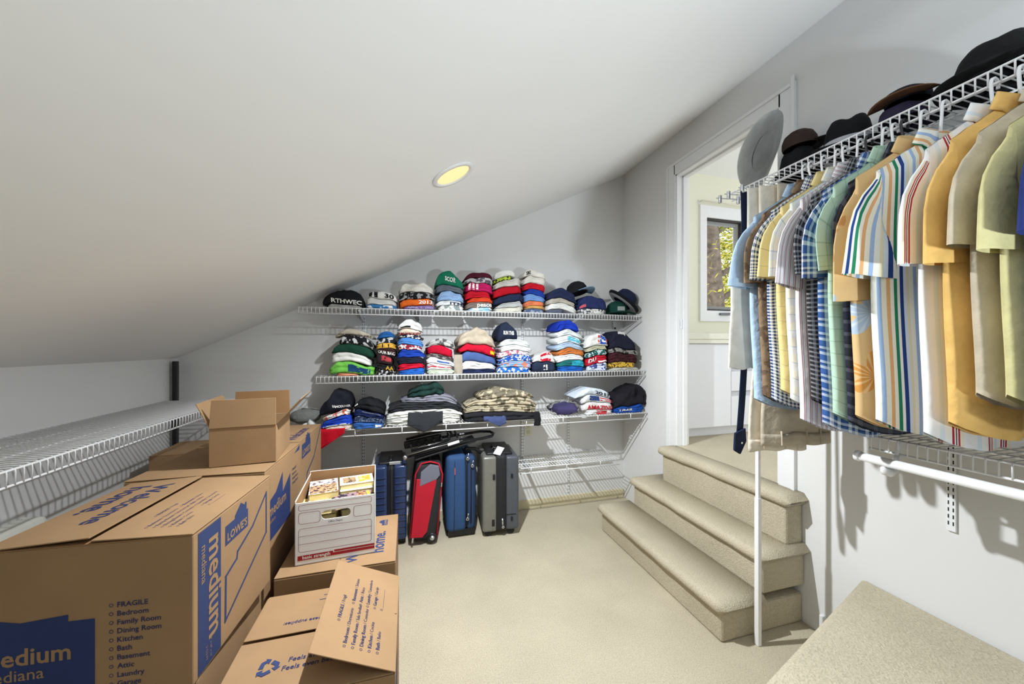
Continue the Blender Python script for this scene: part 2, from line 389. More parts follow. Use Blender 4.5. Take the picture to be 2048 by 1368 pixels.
# the tree outside the window
def tree(name, label, base, h, r, br, leaves, lm, spread, seed, big=1.0):
    rr = random.Random(seed); t = thing(name, label, 'tree', base, group='trees outside the window')
    pts = [(.06*math.sin(k*.9)*k/6, .05*math.cos(k*1.3), h*k/8) for k in range(9)]
    MB().tube(pts, [r*(1.15-.5*k/8) for k in range(9)], 10).build('trunk', M_BARK, t, smooth=True)
    for (z, dx, dz, ln, r2) in br:
        MB().tube([(0, 0, z), (dx*ln*.5, -.1, z+dz*ln*.4), (dx*ln, -.15, z+dz*ln)], [r2, r2*.75, r2*.3], 6).build('branch', M_BARK, t, smooth=True)
    mb = MB()
    for _ in range(leaves):
        p = Vector((rr.gauss(0, spread[0]), rr.uniform(-.6, spread[1]), rr.uniform(spread[2], spread[3]))); s = rr.uniform(.03, .075)*big
        a = Vector((rr.gauss(0, 1), rr.gauss(0, 1), rr.gauss(0, 1))).normalized(); b_ = a.orthogonal().normalized(); n = len(mb.v)
        for q in (-a*s, b_*s*.5-a*s*.1, a*s*1.1, -b_*s*.5-a*s*.1): mb.v.append(p+q)
        mb.f.append([n, n+1, n+2, n+3])
    mb.build('foliage', lm, t, kind='stuff')
M_BARK = mat('grey brown bark', (122, 110, 98), .95, var=.4, vs=9, bump=.9, bs=22)
def leafmat(name, a, b_):
    m, nt, bs = base_mat(name, .7, 0, .2); N = nt.nodes.new; L = nt.links.new
    tc = N('ShaderNodeTexCoord'); no = N('ShaderNodeTexNoise'); no.inputs['Scale'].default_value = 1.6; no.inputs['Detail'].default_value = 6
    r = N('ShaderNodeValToRGB'); r.color_ramp.elements[0].position = .38; r.color_ramp.elements[1].position = .62; r.color_ramp.elements[0].color = lin(a); r.color_ramp.elements[1].color = lin(b_)
    L(tc.outputs['Object'], no.inputs['Vector']); L(no.outputs['Fac'], r.inputs['Fac']); L(r.outputs['Color'], bs.inputs['Base Color'])
    bs.inputs['Subsurface Weight'].default_value = 0
    tr = N('ShaderNodeBsdfTranslucent'); L(r.outputs['Color'], tr.inputs['Color']); mx = N('ShaderNodeMixShader'); mx.inputs[0].default_value = .5
    L(bs.outputs[0], mx.inputs[1]); L(tr.outputs[0], mx.inputs[2]); L(mx.outputs[0], nt.nodes['Material Output'].inputs['Surface'])
    return m
tree('tree', 'large grey-barked tree with yellow-green leaves close outside the window', (6.88, 7.0, -.6), 7.5, .23,
     [(3.0, .7, .55, 1.6, .08), (3.6, .75, .5, 1.8, .07), (2.6, .8, .5, 1.5, .06), (4.1, -.7, .5, 1.2, .06), (2.1, .7, .3, 1.2, .05), (4.6, .8, .8, 1.5, .06)], 1500, leafmat('yellow green leaves', (120, 142, 40), (236, 222, 110)), (.9, 1.2, 1.2, 6.4), 3)
tree('tree', 'golden-green tree standing behind the grey-barked one', (10.2, 10.6, -.6), 8, .16,
     [(3.0, -.7, .5, 2, .06), (4.2, .6, .6, 2, .05)], 26000, leafmat('golden leaves', (190, 186, 60), (252, 244, 150)), (2.0, 2.5, .4, 7.8), 5)

tree('tree', 'dense mid-green tree filling the view furthest from the window', (16.2, 16.4, -.6), 8, .16,
     [(3.0, -.7, .5, 2, .06)], 14000, leafmat('mid green leaves', (112, 132, 40), (214, 206, 84)), (2.8, 1.5, .2, 10.0), 9, 2.6)
# ------------------------------------------------------------------ recessed ceiling lamps
def can_light(y, label):
    x = CAN[0]; z = zc(x); ang = math.atan(SLOPE)
    t = thing('recessed_light', label, 'ceiling light', (x, y, z), rot=(0, -ang, 0), group='recessed lights in the sloped ceiling')
    MB().lathe([(.078, .002), (.1, .0), (.098, -.006), (.08, -.008), (.076, -.002)], 36, cap=False).build('trim_ring', M_WHITEP, t, smooth=True)
    MB().lathe([(.0, -.001), (.05, -.003), (.079, -.001)], 32, cap=False).build('lens', emit_mat('warm lamp lens', (250, 222, 160), .5), t, smooth=True)
    l = bpy.data.lights.new('lamp', 'SPOT'); l.energy = CAN_POWER; l.spot_size = math.radians(180); l.spot_blend = 1.0; l.shadow_soft_size = .02; l.color = LAMP_RGB
    lo = bpy.data.objects.new('lamp', l); COL.objects.link(lo); lo.parent = t; lo.location = (0, 0, -.05); lo.rotation_euler = (0, ang*.36, 0)
can_light(CAN[1], 'round recessed light with glowing cream lens in the sloped ceiling')
# ------------------------------------------------------------------ wire shelves
M_RAIL = M_WIRE
def wire_shelf(label, loc, rz, L, D, lip=.045, dense=True, rails=3, single=False, rod_posts=.305, wr=.0021, rr=.0042, step=.0254):
    """front edge at local y = 0, wall at y = D, top at z = 0"""
    t = thing('wire_shelf', label, 'wire shelf', loc, rz)
    for y in [0]+[D*(k+1)/rails for k in range(rails-1)]+[D-.004]:
        MB().tube([(0, y, -rr), (L, y, -rr)], rr, 6).build('rail', M_RAIL, t, smooth=True)
    MB().tube([(0, .0, -lip), (L, .0, -lip)], rr, 6).build('lip_rail', M_RAIL, t, smooth=True)
    n = int((L-.016)/step); pts = [(0, D, 0), (0, .006, 0), (0, -.003, -.004), (0, -.004, -.012), (0, -.003, -lip)] if dense else [(0, D, 0), (0, 0, 0)]
    if single:
        w0 = MB().tube(pts, wr, 5).build('cross_wire', M_RAIL, t, smooth=True); w0.location = (.008, 0, 0)
        for k in range(1, n+1): link_copy(w0, t, (.008+k*step, 0, 0))
    else:
        mb = MB()
        for k in range(n+1): mb.tube([(.008+k*step+p[0], p[1], p[2]) for p in pts], wr, 4)
        mb.build('cross_wires', M_RAIL, t, smooth=True, kind='stuff')
    if not dense:
        p0 = MB().tube([(0, -.002, 0), (0, -.002, -lip)], .0035, 6).build('lip_post', M_RAIL, t, smooth=True); p0.location = (.09, 0, 0)
        for k in range(1, int((L-.1)/rod_posts)+1): link_copy(p0, t, (.09+k*rod_posts, 0, 0))
    return t
Z1, Z2, Z3, Z4 = 1.685, 1.215, .858, .463
D1, D2, D3, D4 = .305, .35, .37, .305
YW = YB-.004
wire_shelf('top white wire shelf on back wall loaded with clothes and a bowler hat', (-.71, YW-D1, Z1), 0, 1.93+.71, D1)
wire_shelf('second white wire shelf on back wall, packed with folded t-shirts', (-.594, YW-D2, Z2), 0, 1.945+.594, D2)
wire_shelf('third white wire shelf on back wall, with camouflage trousers on it', (-.74, YW-D3, Z3), 0, 1.95+.74, D3, dense=False, lip=.047)
wire_shelf('lowest and shortest white wire shelf, standing empty behind the suitcases', (.845, YW-D4, Z4), 0, 1.727-.845, D4, dense=False, lip=.045)
wire_shelf('white wire shelf along the knee wall above the moving boxes', (-1.12, .75, 1.06), math.pi/2, 2.2, .406, single=True, wr=.0024, rr=.0042, lip=.05)
wire_shelf('upper white wire shelf on right wall carrying hats and hanging shirts', (1.655, 1.56, 2.235), -math.pi/2, 1.5, .3, single=True, wr=.0024, rr=.0042, lip=.047)
wire_shelf('lower white wire shelf on right wall below the hanging shirts', (1.655, .955, 1.09), -math.pi/2, .9, .3, single=True, wr=.0024, rr=.0042, lip=.05)

# slotted standards and brackets
def standard(x, z0, z1, label, rz=0, loc=None):
    t = thing('shelf_standard', label, 'shelf standard', loc or (x, YB, z0), rz, 'slotted shelf standards'); h = z1-z0
    MB().box((0, -.005, h/2), (.026, .010, h)).build('channel', M_WIRE, t, bevel=.002)
    mb = MB(); k = .03
    while k < h-.02:
        for s in (-1, 1): mb.box((s*.0065, -.0102, k), (.0035, .0012, .014))
        k += .0254
    mb.build('slots', M_DARK, t, kind='stuff')
standard(-.331, .28, 1.66, 'slotted white standard rising behind the open book box')
standard(.085, .28, 1.66, 'slotted white standard on back wall behind the luggage cart')
standard(.958, .4, 1.66, 'slotted white standard beside the electrical outlet')
standard(1.393, .1, 1.66, 'slotted white standard reaching lowest, past the empty shelf')
standard(0, .728, 1.09, 'slotted white standard under the lower right-hand shelf', -math.pi/2, (XR, .874, .728))
standard(0, 1.75, 2.22, 'slotted white standard behind the hanging shirts', -math.pi/2, (XR, .874, 1.75))
def bracket(x, z, d, label, grp, rz=0, loc=None):
    t = MB().prism([(0, -.008), (-d+.02, -.012), (-d+.02, -.022), (0, -.085)], -.0025, .0025, lambda a, b_, c_: (c_, a, b_)).build('shelf_bracket', M_WIRE)
    t.location = loc or (x, YB-.011, z); t.rotation_euler = (0, 0, rz); return tag(t, label, 'bracket', grp)
for z, d, nm in ((Z1, D1, 'top'), (Z2, D2, 'second'), (Z3, D3, 'third')):
    for x, wh in ((-.331, 'above the book carton'), (.085, 'above the luggage cart'), (.958, 'on the standard beside the outlet'), (1.393, 'on the longest standard')): bracket(x, z, d, 'white bracket under the %s shelf, %s' % (nm, wh), 'brackets of the %s shelf' % nm)
for x, wh in ((.958, 'on the standard beside the outlet'), (1.393, 'on the longest standard')): bracket(x, Z4, D4, 'white bracket under the empty lowest shelf, %s' % wh, 'brackets of the lowest shelf')
# wall clip at the right end of the top shelf
t = thing('wall_clip', 'small white plastic clip under right end of top shelf', 'wall clip', (1.86, YB, Z1-.1))
MB().box((0, -.008, .03), (.03, .016, .07)).build('clip_body', M_WHITEP, t, bevel=.003); MB().box((0, -.02, .0), (.014, .012, .016)).build('clip_screw', M_DARK, t)
# curved rod hook and hanging rod on the lower right shelf
t = thing('closet_rod', 'white closet rod hanging under the lower right-hand shelf', 'closet rod', (1.6, .958, 1.015))
MB().tube([(0, 0, 0), (0, -.9, 0)], .0155, 14).build('rod', M_WHITEP, t, smooth=True)
MB().lathe([(.0, -.006), (.019, -.006), (.0195, .004), (.017, .008), (0, .008)], 18, lambda x, y, z: (x, -z, y)).build('end_cap', M_WHITEP, t, smooth=True)
mb = MB(); pts = [(.05, -.085, .022), (.046, -.085, -.008), (.034, -.085, -.028), (.012, -.085, -.037), (-.012, -.085, -.031), (-.022, -.085, -.014)]
mb.tube(pts, [.007, .010, .013, .014, .012, .006], 8).build('hook', M_WHITEP, t, smooth=True)
mb = MB(); mb.prism([(.058, .07), (.085, .07), (.062, .005), (.046, -.02), (.036, -.005)], -.09, -.08, lambda a, b_, c_: (a, c_, b_)); mb.build('hook_arm', M_WHITEP, t, bevel=.003)
# black post in the knee wall corner
t = thing('wall_post', 'black metal post in the knee wall corner behind left shelf', 'post', (-1.5, 2.985, 0))
MB().box((0, 0, .66), (.02, .042, 1.315)).build('channel', M_BLACKP, t, bevel=.003)
MB().box((.0105, 0, .66), (.002, .012, 1.3)).build('groove', mat('grey groove', (70, 70, 72), .5), t)
# support pole under the right shelf's front edge
t = thing('support_pole', 'thin white pole propping the upper shelf beside the steps', 'pole', (1.60, 1.362, 0))
MB().box((0, 0, 1.05), (.017, .017, 2.1)).build('upper_tube', M_WIRE, t, bevel=.003)
MB().box((0, 0, .35), (.022, .022, .7)).build('lower_tube', M_WIRE, t, bevel=.003)
MB().box((.012, -.002, .69), (.006, .006, .01)).build('catch_pin', M_DARK, t)
# outlet
p = at(1057, 858, Y=YB-.004)
t = thing('wall_outlet', 'cream double electrical outlet on the back wall', 'outlet', (p.x, YB, p.z))
MB().box((0, -.003, 0), (.072, .006, .115)).build('cover_plate', mat('cream plastic', (226, 221, 202), .4), t, bevel=.003)
for s in (-1, 1):
    o = MB().box((0, -.007, s*.024), (.032, .004, .032)).build('socket', mat('cream socket', (214, 208, 188), .4), t, bevel=.003)
    MB().box((-.006, -.0092, s*.024+.003), (.002, .001, .009)).box((.006, -.0092, s*.024+.003), (.002, .001, .007)).box((0, -.0092, s*.024-.008), (.004, .001, .004)).build('slots', M_DARK, o)

# ------------------------------------------------------------------ moving boxes
CH = .0035
M_BOXF = M_BOX
def hollow(mb, w, d, h, z0=0, t=CH, bottom=True):
    mb.span((-w/2, -d/2, z0), (w/2, -d/2+t, z0+h)); mb.span((-w/2, d/2-t, z0), (w/2, d/2, z0+h))
    mb.span((-w/2, -d/2+t, z0), (-w/2+t, d/2-t, z0+h)); mb.span((w/2-t, -d/2+t, z0), (w/2, d/2-t, z0+h))
    if bottom: mb.span((-w/2+t, -d/2+t, z0), (w/2-t, d/2-t, z0+t))
    return mb
def flap(t, hinge, along, out, length, width, ang, m=None, th=CH, skew=0, name='flap'):
    """board hinged on a line: ang 0 = lying over the box (towards out), 90 = upright"""
    a = Vector(along).normalized(); o = Vector(out).normalized(); up = Vector((0, 0, 1)); c = math.cos(math.radians(ang)); s = math.sin(math.radians(ang))
    d = o*c+up*s; n = up*c-o*s; h = Vector(hinge); mb = MB()
    q = [h, h+a*length, h+a*(length-skew)+d*width, h+a*skew+d*width]
    for k in (0, th):
        for p_ in q: mb.v.append(p_+n*k)
    mb.f = [[3, 2, 1, 0], [4, 5, 6, 7], [0, 1, 5, 4], [1, 2, 6, 5], [2, 3, 7, 6], [3, 0, 4, 7]]
    return mb.build(name, m or M_BOX, t, bevel=.0012), (h, a, d, n)
def moving_box(label, c, rz, z, w=.457, d=.457, h=.406, lifts=(1.0, 0.4), group='moving boxes', flaps=True):
    t = thing('moving_box', label, 'cardboard box', (c[0], c[1], z), rz, group)
    hollow(MB(), w, d, h-2*CH).build('body', M_BOX, t, bevel=.0015)
    zf = h-2*CH
    fr = []
    if flaps:
        for s in (-1, 1): flap(t, (-w/2+.002, s*(d/2-.001), zf), (1, 0, 0), (0, -s, 0), w-.004, d/2-.006, 0.0, M_BOXIN)
        fr.append(flap(t, (-w/2, -d/2+.001, zf+CH), (0, 1, 0), (1, 0, 0), d-.002, w/2-.001, lifts[0]))
        fr.append(flap(t, (w/2, -d/2+.001, zf+CH), (0, 1, 0), (-1, 0, 0), d-.002, w/2-.001, lifts[1]))
    return t, fr
ROOMS = ['FRAGILE', 'Bedroom', 'Family Room', 'Dining Room', 'Kitchen', 'Bath', 'Basement', 'Attic', 'Laundry', 'Garage', 'Box of Bricks']
ROOMS2 = [('Bedroom', 'Dormitorio'), ('Family Room', 'Sala familiar'), ('Dining Room', 'Comedor'), ('Kitchen', 'Cocina'), ('Bath', 'Baño')]
ROOMS3 = [('Basement', 'Sótano'), ('Attic', 'Ático'), ('Laundry', 'Lavandería'), ('Garage', 'Garaje')]
def ring_mark(parent, m, p, xd, yd, r):
    xd, yd = Vector(xd), Vector(yd); n = xd.cross(yd); mb = MB(); k = 14
    for rr in (r, r*.72):
        for j in range(k): a = 2*math.pi*j/k; mb.v.append(Vector(p)+xd*math.cos(a)*rr+yd*math.sin(a)*rr+n*.0009)
    mb.f = [[j, (j+1) % k, k+(j+1) % k, k+j] for j in range(k)]
    return mb.build('tick_ring', m, parent)
def room_list(parent, m, org, xd, yd, s):
    """two columns of room names with rings, reading along xd; yd is up"""
    xd, yd = Vector(xd), Vector(yd); o = Vector(org)
    def line(a, b_, p):
        ring_mark(parent, m, p+xd*s*.3+yd*s*.33, xd, yd, s*.26); q = p+xd*s*1.0
        lettering(a, m, parent, q, xd, yd, size=s); w_ = text_mesh(a)[2]*s
        lettering('/ '+b_, m, parent, q+xd*(w_+s*.3), xd, yd, size=s*.95, bold=0)
    line('FRAGILE', 'Frágil', o+xd*s*5.8+yd*s*2.6)
    for k, (a, b_) in enumerate(ROOMS2): line(a, b_, o-yd*s*1.5*k+yd*s*.6)
    for k, (a, b_) in enumerate(ROOMS3): line(a, b_, o+xd*s*11.2-yd*s*1.5*k+yd*s*.6)
    p = o+xd*s*11.2-yd*s*1.5*4+yd*s*.6; ring_mark(parent, m, p+xd*s*.3+yd*s*.33, xd, yd, s*.26)
    MB().box(p+xd*s*4.2, (.0001, .0001, .0001)) if 0 else None
    n = xd.cross(yd); mb = MB(); mb.v = [p+xd*s*.9+n*.0009, p+xd*s*7+n*.0009, p+xd*s*7+yd*s*.06+n*.0009, p+xd*s*.9+yd*s*.06+n*.0009]; mb.f = [[0, 1, 2, 3]]; mb.build('write_line', m, parent)
LOGO = [(0, 0), (1, 0), (1, .62), (.93, .62), (.93, .9), (.86, .9), (.86, .82), (.66, 1.0), (.4, .72), (.4, .62), (0, .62)]
HOUSE = [(1.0, 1.0), (.62, .66), (.26, .5), (.24, .41), (.01, .32), (0, -.28), (1.0, .34)]
def logo(parent, org, xd, yd, w, m=None):
    xd, yd = Vector(xd), Vector(yd); n = xd.cross(yd); o = Vector(org)
    fn = lambda x, y, l: o+xd*x*w+yd*y*w*.72+n*l
    flat_shape(LOGO, m or M_BLUEINK, parent, fn, 'store_emblem')
    lettering("LOWE'S", M_BOX, parent, o+xd*w*.07+yd*w*.08, xd, yd, width=w*.87, bold=.03, lift=.0014)
def side_print(t, w, d, h):
    """right-hand face: upright blue band with turned words, emblem and house outline"""
    P = lambda s, z, l: Vector((w/2+l, -d/2+s, z))
    flat_shape([(.022, -.0+.004), (.128, .004), (.128, h-.012), (.022, h-.012)], M_BLUEINK, t, P, 'blue_band')
    lettering('medium', M_BOX, t, P(.07, h-.05, 0), (0, 0, -1), (0, 1, 0), width=.285, bold=.02, lift=.0014)
    lettering('mediana', M_BOX, t, P(.036, h-.055, 0), (0, 0, -1), (0, 1, 0), width=.105, bold=.005, lift=.0014)
    lettering('18" x 18" x 16"', M_BOX, t, P(.075, .075, 0), (0, 0, -1), (0, 1, 0), width=.06, bold=0, lift=.0014)
    lettering('3 CU FT', M_BOX, t, P(.055, .06, 0), (0, 0, -1), (0, 1, 0), width=.04, bold=0, lift=.0014)
    logo(t, P(.152, h-.115, 0), (0, 1, 0), (0, 0, 1), .135)
    flat_line([(.152+.27*x, h-.28+.225*y) for x, y in HOUSE], .009, M_BLUEINK, t, P, 'house_outline', closed=True)
def front_print(t, w, d, h):
    F = lambda x, z, l: Vector((x, -d/2-l, z))
    x0 = w/2-.168; s = .0185
    for k, r in enumerate(ROOMS):
        z = h-.171-k*.0225
        ring_mark(t, M_INKD, F(x0-.013, z+.006, 0), (1, 0, 0), (0, 0, 1), .0048)
        lettering(r, M_INKD, t, F(x0, z, 0), (1, 0, 0), (0, 0, 1), size=s, bold=.014)
    a = w/2
    flat_shape([(-a+.002, .02), (a-.216, .02), (a-.216, h-.193), (a-.272, h-.193), (a-.272, h-.176), (a-.37, h-.184), (a-.42, h-.172), (-a+.002, h-.176)], M_BLUEDK, t, F, 'blue_house')
    lettering('medium', M_BOX, t, F(a-.451, h-.287, 0), (1, 0, 0), (0, 0, 1), width=.185, bold=.02, lift=.0014)
    lettering('mediana', M_BOX, t, F(a-.451, h-.325, 0), (1, 0, 0), (0, 0, 1), width=.13, bold=.005, lift=.0014)
M_INKD = mat('dark blue ink', (44, 50, 92), .85); M_BLUEDK = mat('dark blue ink block', (38, 54, 102), .85)

A1 = -math.radians(4.66)
def top_print(t, fr, w, d, h):
    for (o, (hg, a, dd, n)), side in zip(fr, (0, 1)):
        if side == 0:     # words on the left board, read from the far side
            xd, yd = -a, dd
            lettering('Welcome', M_INK, o, hg+a*(d-.07)+dd*.115+n*CH, -a, dd*1, width=.26, bold=.02) if 0 else None
            lettering('Welcome', M_INKD, o, hg+a*(d-.06)+dd*.125+n*CH, -a, dd if (-a).cross(dd).dot(n) > 0 else -dd, width=.3, bold=.02)
            lettering('home.', M_INKD, o, hg+a*(d-.06)+dd*.045+n*CH, -a, dd if (-a).cross(dd).dot(n) > 0 else -dd, width=.215, bold=.02)
        else:
            yd = dd if a.cross(dd).dot(n) > 0 else -dd
            room_list(o, M_INK, hg+a*.05+dd*.13+n*CH, a, yd, .0125)
b1, fr = moving_box('large moving box with blue room list and house print, nearest the knee wall shelf', (-.7606, 1.4183), A1, .514, lifts=(3.2, 1.2))
side_print(b1, .457, .457, .406); front_print(b1, .457, .457, .406); top_print(b1, fr, .457, .457, .406)
b2, fr = moving_box('moving box with a small open carton on top', (-.772, 1.912), -math.radians(1.5), .514, lifts=(.6, .6))
P = lambda s, z, l: Vector((.2285+l, -.2285+s, z))
flat_shape([(.02, .1), (.3, .1), (.3, .3), (.2, .25), (.2, .34), (.12, .28), (.02, .26)], M_BLUEDK, b2, P, 'blue_house')
lettering('medium', M_BOX, b2, P(.04, .2, 0), (0, 1, 0), (0, 0, 1), width=.2, bold=.02, lift=.0014)
lettering('mediana', M_BOX, b2, P(.04, .17, 0), (0, 1, 0), (0, 0, 1), width=.07, bold=.005, lift=.0014)
for k, r in enumerate(ROOMS[:4]): lettering(r, M_INKD, b2, P(.33, .3-k*.022, 0), (0, 1, 0), (0, 0, 1), size=.016)
flat_shape([(.36, .375), (.44, .375), (.44, .4)], M_BLUEINK, b2, P, 'blue_corner')
b3, fr = moving_box('moving box with store emblem on its side, below the work gloves', (-.768, 2.377), -math.radians(.5), .514, lifts=(.8, .5))
P = lambda s, z, l: Vector((.2285+l, -.2285+s, z))
logo(b3, P(.03, .305, 0), (0, 1, 0), (0, 0, 1), .17)
flat_line([(.44, .39), (.28, .25), (.13, .2), (.12, .16), (.02, .12), (.02, .0)], .012, M_BLUEINK, b3, P, 'house_outline')
lettering('Welcome', M_INK, fr[1][0], (.19, -.19, .4065), (0, 1, 0), (-1, 0, 0), width=.3, bold=.02)
for nm, (x, y) in (('the room-list box', (-.78, 1.42)), ('the small open carton stack', (-.775, 1.89)), ('the glove box', (-.772, 2.36))):
    moving_box('plain moving box carrying %s, mostly hidden' % nm, (x, y), 0, 0, h=.514, lifts=(0, 0))
b, fr = moving_box('brown carton in the dark corner beside the black post', (-1.22, 2.72), .05, 0, w=.38, d=.34, h=.80, lifts=(0, 0))

# box the book carton stands on, with "home." on its top board
b5, fr = moving_box('moving box with blue home lettering under the book carton', (-.281, 1.88), 0, 0, w=.458, d=.457, h=.50, lifts=(.4, .3))
o, (hg, a, dd, n) = fr[1]
lettering('home.', M_BLUEINK, o, hg+a*.085+dd*.055+n*CH, a, dd if a.cross(dd).dot(n) > 0 else -dd, width=.19, bold=.022)
logo(o, hg+a*.34+dd*.05+n*CH, a, dd if a.cross(dd).dot(n) > 0 else -dd, .06)
lettering('Welcome', M_BLUEINK, o, hg+a*.03+dd*.16+n*CH, a, dd if a.cross(dd).dot(n) > 0 else -dd, width=.26, bold=.022)
P = lambda s, z, l: Vector((.229+l, -.2285+s, z))
flat_line([(.03, .3), (.15, .42), (.4, .44), (.43, .2)], .012, M_BLUEINK, b5, P, 'house_outline')

# open box in front, one board lifted
W4, D4b = .456, .448
b4 = thing('moving_box', 'half-open moving box with one lifted flap, recycling mark on its top', 'cardboard box', (-.263, 1.308, 0), 0, 'moving boxes')
hollow(MB(), W4, D4b, .50-CH).build('body', M_BOX, b4, bevel=.0015)
zf = .50-CH
flap(b4, (-W4/2, -D4b/2+.003, zf), (0, 1, 0), (1, 0, 0), D4b-.006, W4/2-.004, -3, M_BOXIN)
o, (hg, a, dd, n) = flap(b4, (-W4/2+.002, -D4b/2, zf+.002), (1, 0, 0), (0, 1, 0), W4-.006, D4b/2-.004, 1.0)
def cr3(a, dd, n): return dd if Vector(a).cross(dd).dot(n) > 0 else -dd
lettering('Feels awesome', M_INKD, o, hg+a*.155+dd*.118+n*CH, a, cr3(a, dd, n), size=.023, bold=.014)
lettering('Feels even better', M_INKD, o, hg+a*.145+dd*.09+n*CH, a, cr3(a, dd, n), size=.023, bold=.014)
cx = hg+a*.105+dd*.112+n*CH        # recycling mark: three bent arrows
for k in range(3):
    th = 2*math.pi*k/3+.5
    fn = lambda x, y, l, th=th: cx+a*(x*math.cos(th)-y*math.sin(th))+dd*(x*math.sin(th)+y*math.cos(th))+n*(.0008+l)
    flat_shape([(-.022, .010), (-.010, .028), (.004, .028), (.004, .034), (.015, .022), (.004, .010), (.004, .017), (-.003, .017), (-.011, .004)], M_BLUEINK, o, fn, 'recycling_arrow')
o, (hg, a, dd, n) = flap(b4, (W4/2-.002, D4b/2, zf+.002), (-1, 0, 0), (0, -1, 0), W4-.006, D4b/2-.004, 2.0)
lettering('these supplies:', M_INKD, o, hg+a*.235+dd*.165+n*CH, a, cr3(a, dd, n), width=.12, bold=.014)
for k in range(5): flat_shape([(0, 0), (.1+.02*(k % 2), 0), (.1+.02*(k % 2), .003), (0, .003)], M_INKD, o, lambda x, y, l, k=k: hg+a*(.12+.01*k+x)+dd*(.14-.025*k+y)+n*(CH+l), 'small_print')
o, (hg, a, dd, n) = flap(b4, (W4/2, -D4b/2, zf+.004), (0, 1, 0), (-1, 0, 0), D4b, .243, 24.5, skew=.004)
room_list(o, M_INKD, hg+a*.045+dd*.14+n*CH, a, cr3(a, dd, n), .0162)
P = lambda s, z, l: Vector((W4/2+l, -D4b/2+s, z))
flat_shape([(.03, .05), (.2, .05), (.2, .42), (.03, .42)], M_BLUEINK, b4, P, 'blue_band')

# small open carton on the middle stack
w5, d5, h5 = .235, .31, .158
a5 = math.radians(6)
t = thing('open_carton', 'small brown carton with all four flaps open on the boxes', 'cardboard box', (-.679, 1.94, .924), a5)
hollow(MB(), w5, d5, h5).build('body', M_BOX, t, bevel=.0015)
flap(t, (-w5/2, -d5/2, h5), (1, 0, 0), (0, 1, 0), w5, .115, 82, skew=.004)
flap(t, (-w5/2, d5/2, h5), (1, 0, 0), (0, -1, 0), w5, .115, 95, M_BOXIN, skew=.004)
flap(t, (-w5/2, -d5/2+.004, h5), (0, 1, 0), (-1, 0, 0), d5-.008, .112, 66)
o, (hg, a, dd, n) = flap(t, (w5/2, -d5/2+.004, h5), (0, 1, 0), (1, 0, 0), d5-.008, .14, 48)
M_LABEL = mat('white paper label', (236, 236, 234), .6, var=.02)
for s0, s1 in ((.03, .1), (.2, .275)):
    mb = MB(); q = [hg+a*s+dd*w_+n*(CH+.0008) for s, w_ in ((s0, .06), (s1, .06), (s1, .105), (s0, .105))]; mb.v = q; mb.f = [[0, 1, 2, 3]]; mb.build('paper_label', M_LABEL, o)

# book carton
wk, dk, hk = .312, .36, .268
M_KRAFTW = mat('white printed board', (234, 233, 231), .6, var=.03); M_RED = mat('dark red print', (158, 22, 34), .6); M_MAROON = mat('maroon line print', (132, 58, 56), .7)
t = thing('book_carton', 'white and red storage carton full of paperbacks with oval handle hole', 'storage box', (-.310, 1.908, .504), math.radians(4))
mb = MB(); hollow(mb, wk, dk, hk)                      # front panel gets a hole, so rebuild it
mb = MB(); tk = .004
mb.span((-wk/2, dk/2-tk, 0), (wk/2, dk/2, hk+.012)); mb.span((-wk/2, -dk/2, 0), (-wk/2+tk, dk/2-tk, hk)); mb.span((wk/2-tk, -dk/2, 0), (wk/2, dk/2-tk, hk)); mb.span((-wk/2, -dk/2, 0), (wk/2, dk/2, tk))
mb.build('body', M_KRAFTW, t, bevel=.001)
MB().span((-wk/2+tk, dk/2-tk-.001, tk), (wk/2-tk, dk/2-tk, hk+.01)).span((-wk/2+tk, -dk/2+tk, tk), (-wk/2+tk+.001, dk/2-tk, hk-.002)).build('lining', M_BOXIN, t)
def front_hole(w, h, cz, a, r):
    """front board with a stadium hole"""
    mb = MB(); k = 24; inner = []
    for i in range(k):
        th = 2*math.pi*i/k; sx = a if math.cos(th) > 1e-6 else -a if math.cos(th) < -1e-6 else 0
        inner.append((sx+r*math.cos(th), cz+r*math.sin(th)))
    outer = []
    for i in range(k):
        th = 2*math.pi*i/k; c, s = math.cos(th), math.sin(th); m = 1/max(abs(c), abs(s)); x, y = c*m, s*m
        outer.append((x*w/2, cz+(y*(h-cz) if y > 0 else y*cz)))
    for y in (0, tk):
        for (x, z) in outer: mb.v.append(Vector((x, -dk/2+y, z)))
        for (x, z) in inner: mb.v.append(Vector((x, -dk/2+y, z)))
    for i in range(k):
        j_ = (i+1) % k
        mb.f += [[i, j_, k+j_, k+i], [2*k+i, 3*k+i, 3*k+j_, 2*k+j_], [k+i, k+j_, 3*k+j_, 3*k+i], [i, 2*k+i, 2*k+j_, j_]]
    return mb
front_hole(wk-.0005, hk-.01, .195, .038, .019).build('front_panel', M_KRAFTW, t)
F = lambda x, z, l: Vector((x, -dk/2-l, z))
def rrect(x0, x1, z0, z1, r=.01):
    q = []
    for cx_, cz_, a0 in ((x1-r, z1-r, 0), (x0+r, z1-r, 90), (x0+r, z0+r, 180), (x1-r, z0+r, 270)):
        for k in range(4): a_ = math.radians(a0+30*k); q.append((cx_+r*math.cos(a_), cz_+r*math.sin(a_)))
    return q
for r_ in (rrect(-.142, .142, .226, .249, .006), rrect(-.142, -.062, .17, .217), rrect(.07, .142, .17, .217), rrect(-.142, .142, .052, .15)):
    flat_line(r_, .0015, M_MAROON, t, F, 'label_outline', closed=True)
for z in (.118, .085): flat_line([(-.142, z), (.142, z)], .0015, M_MAROON, t, F, 'write_line')
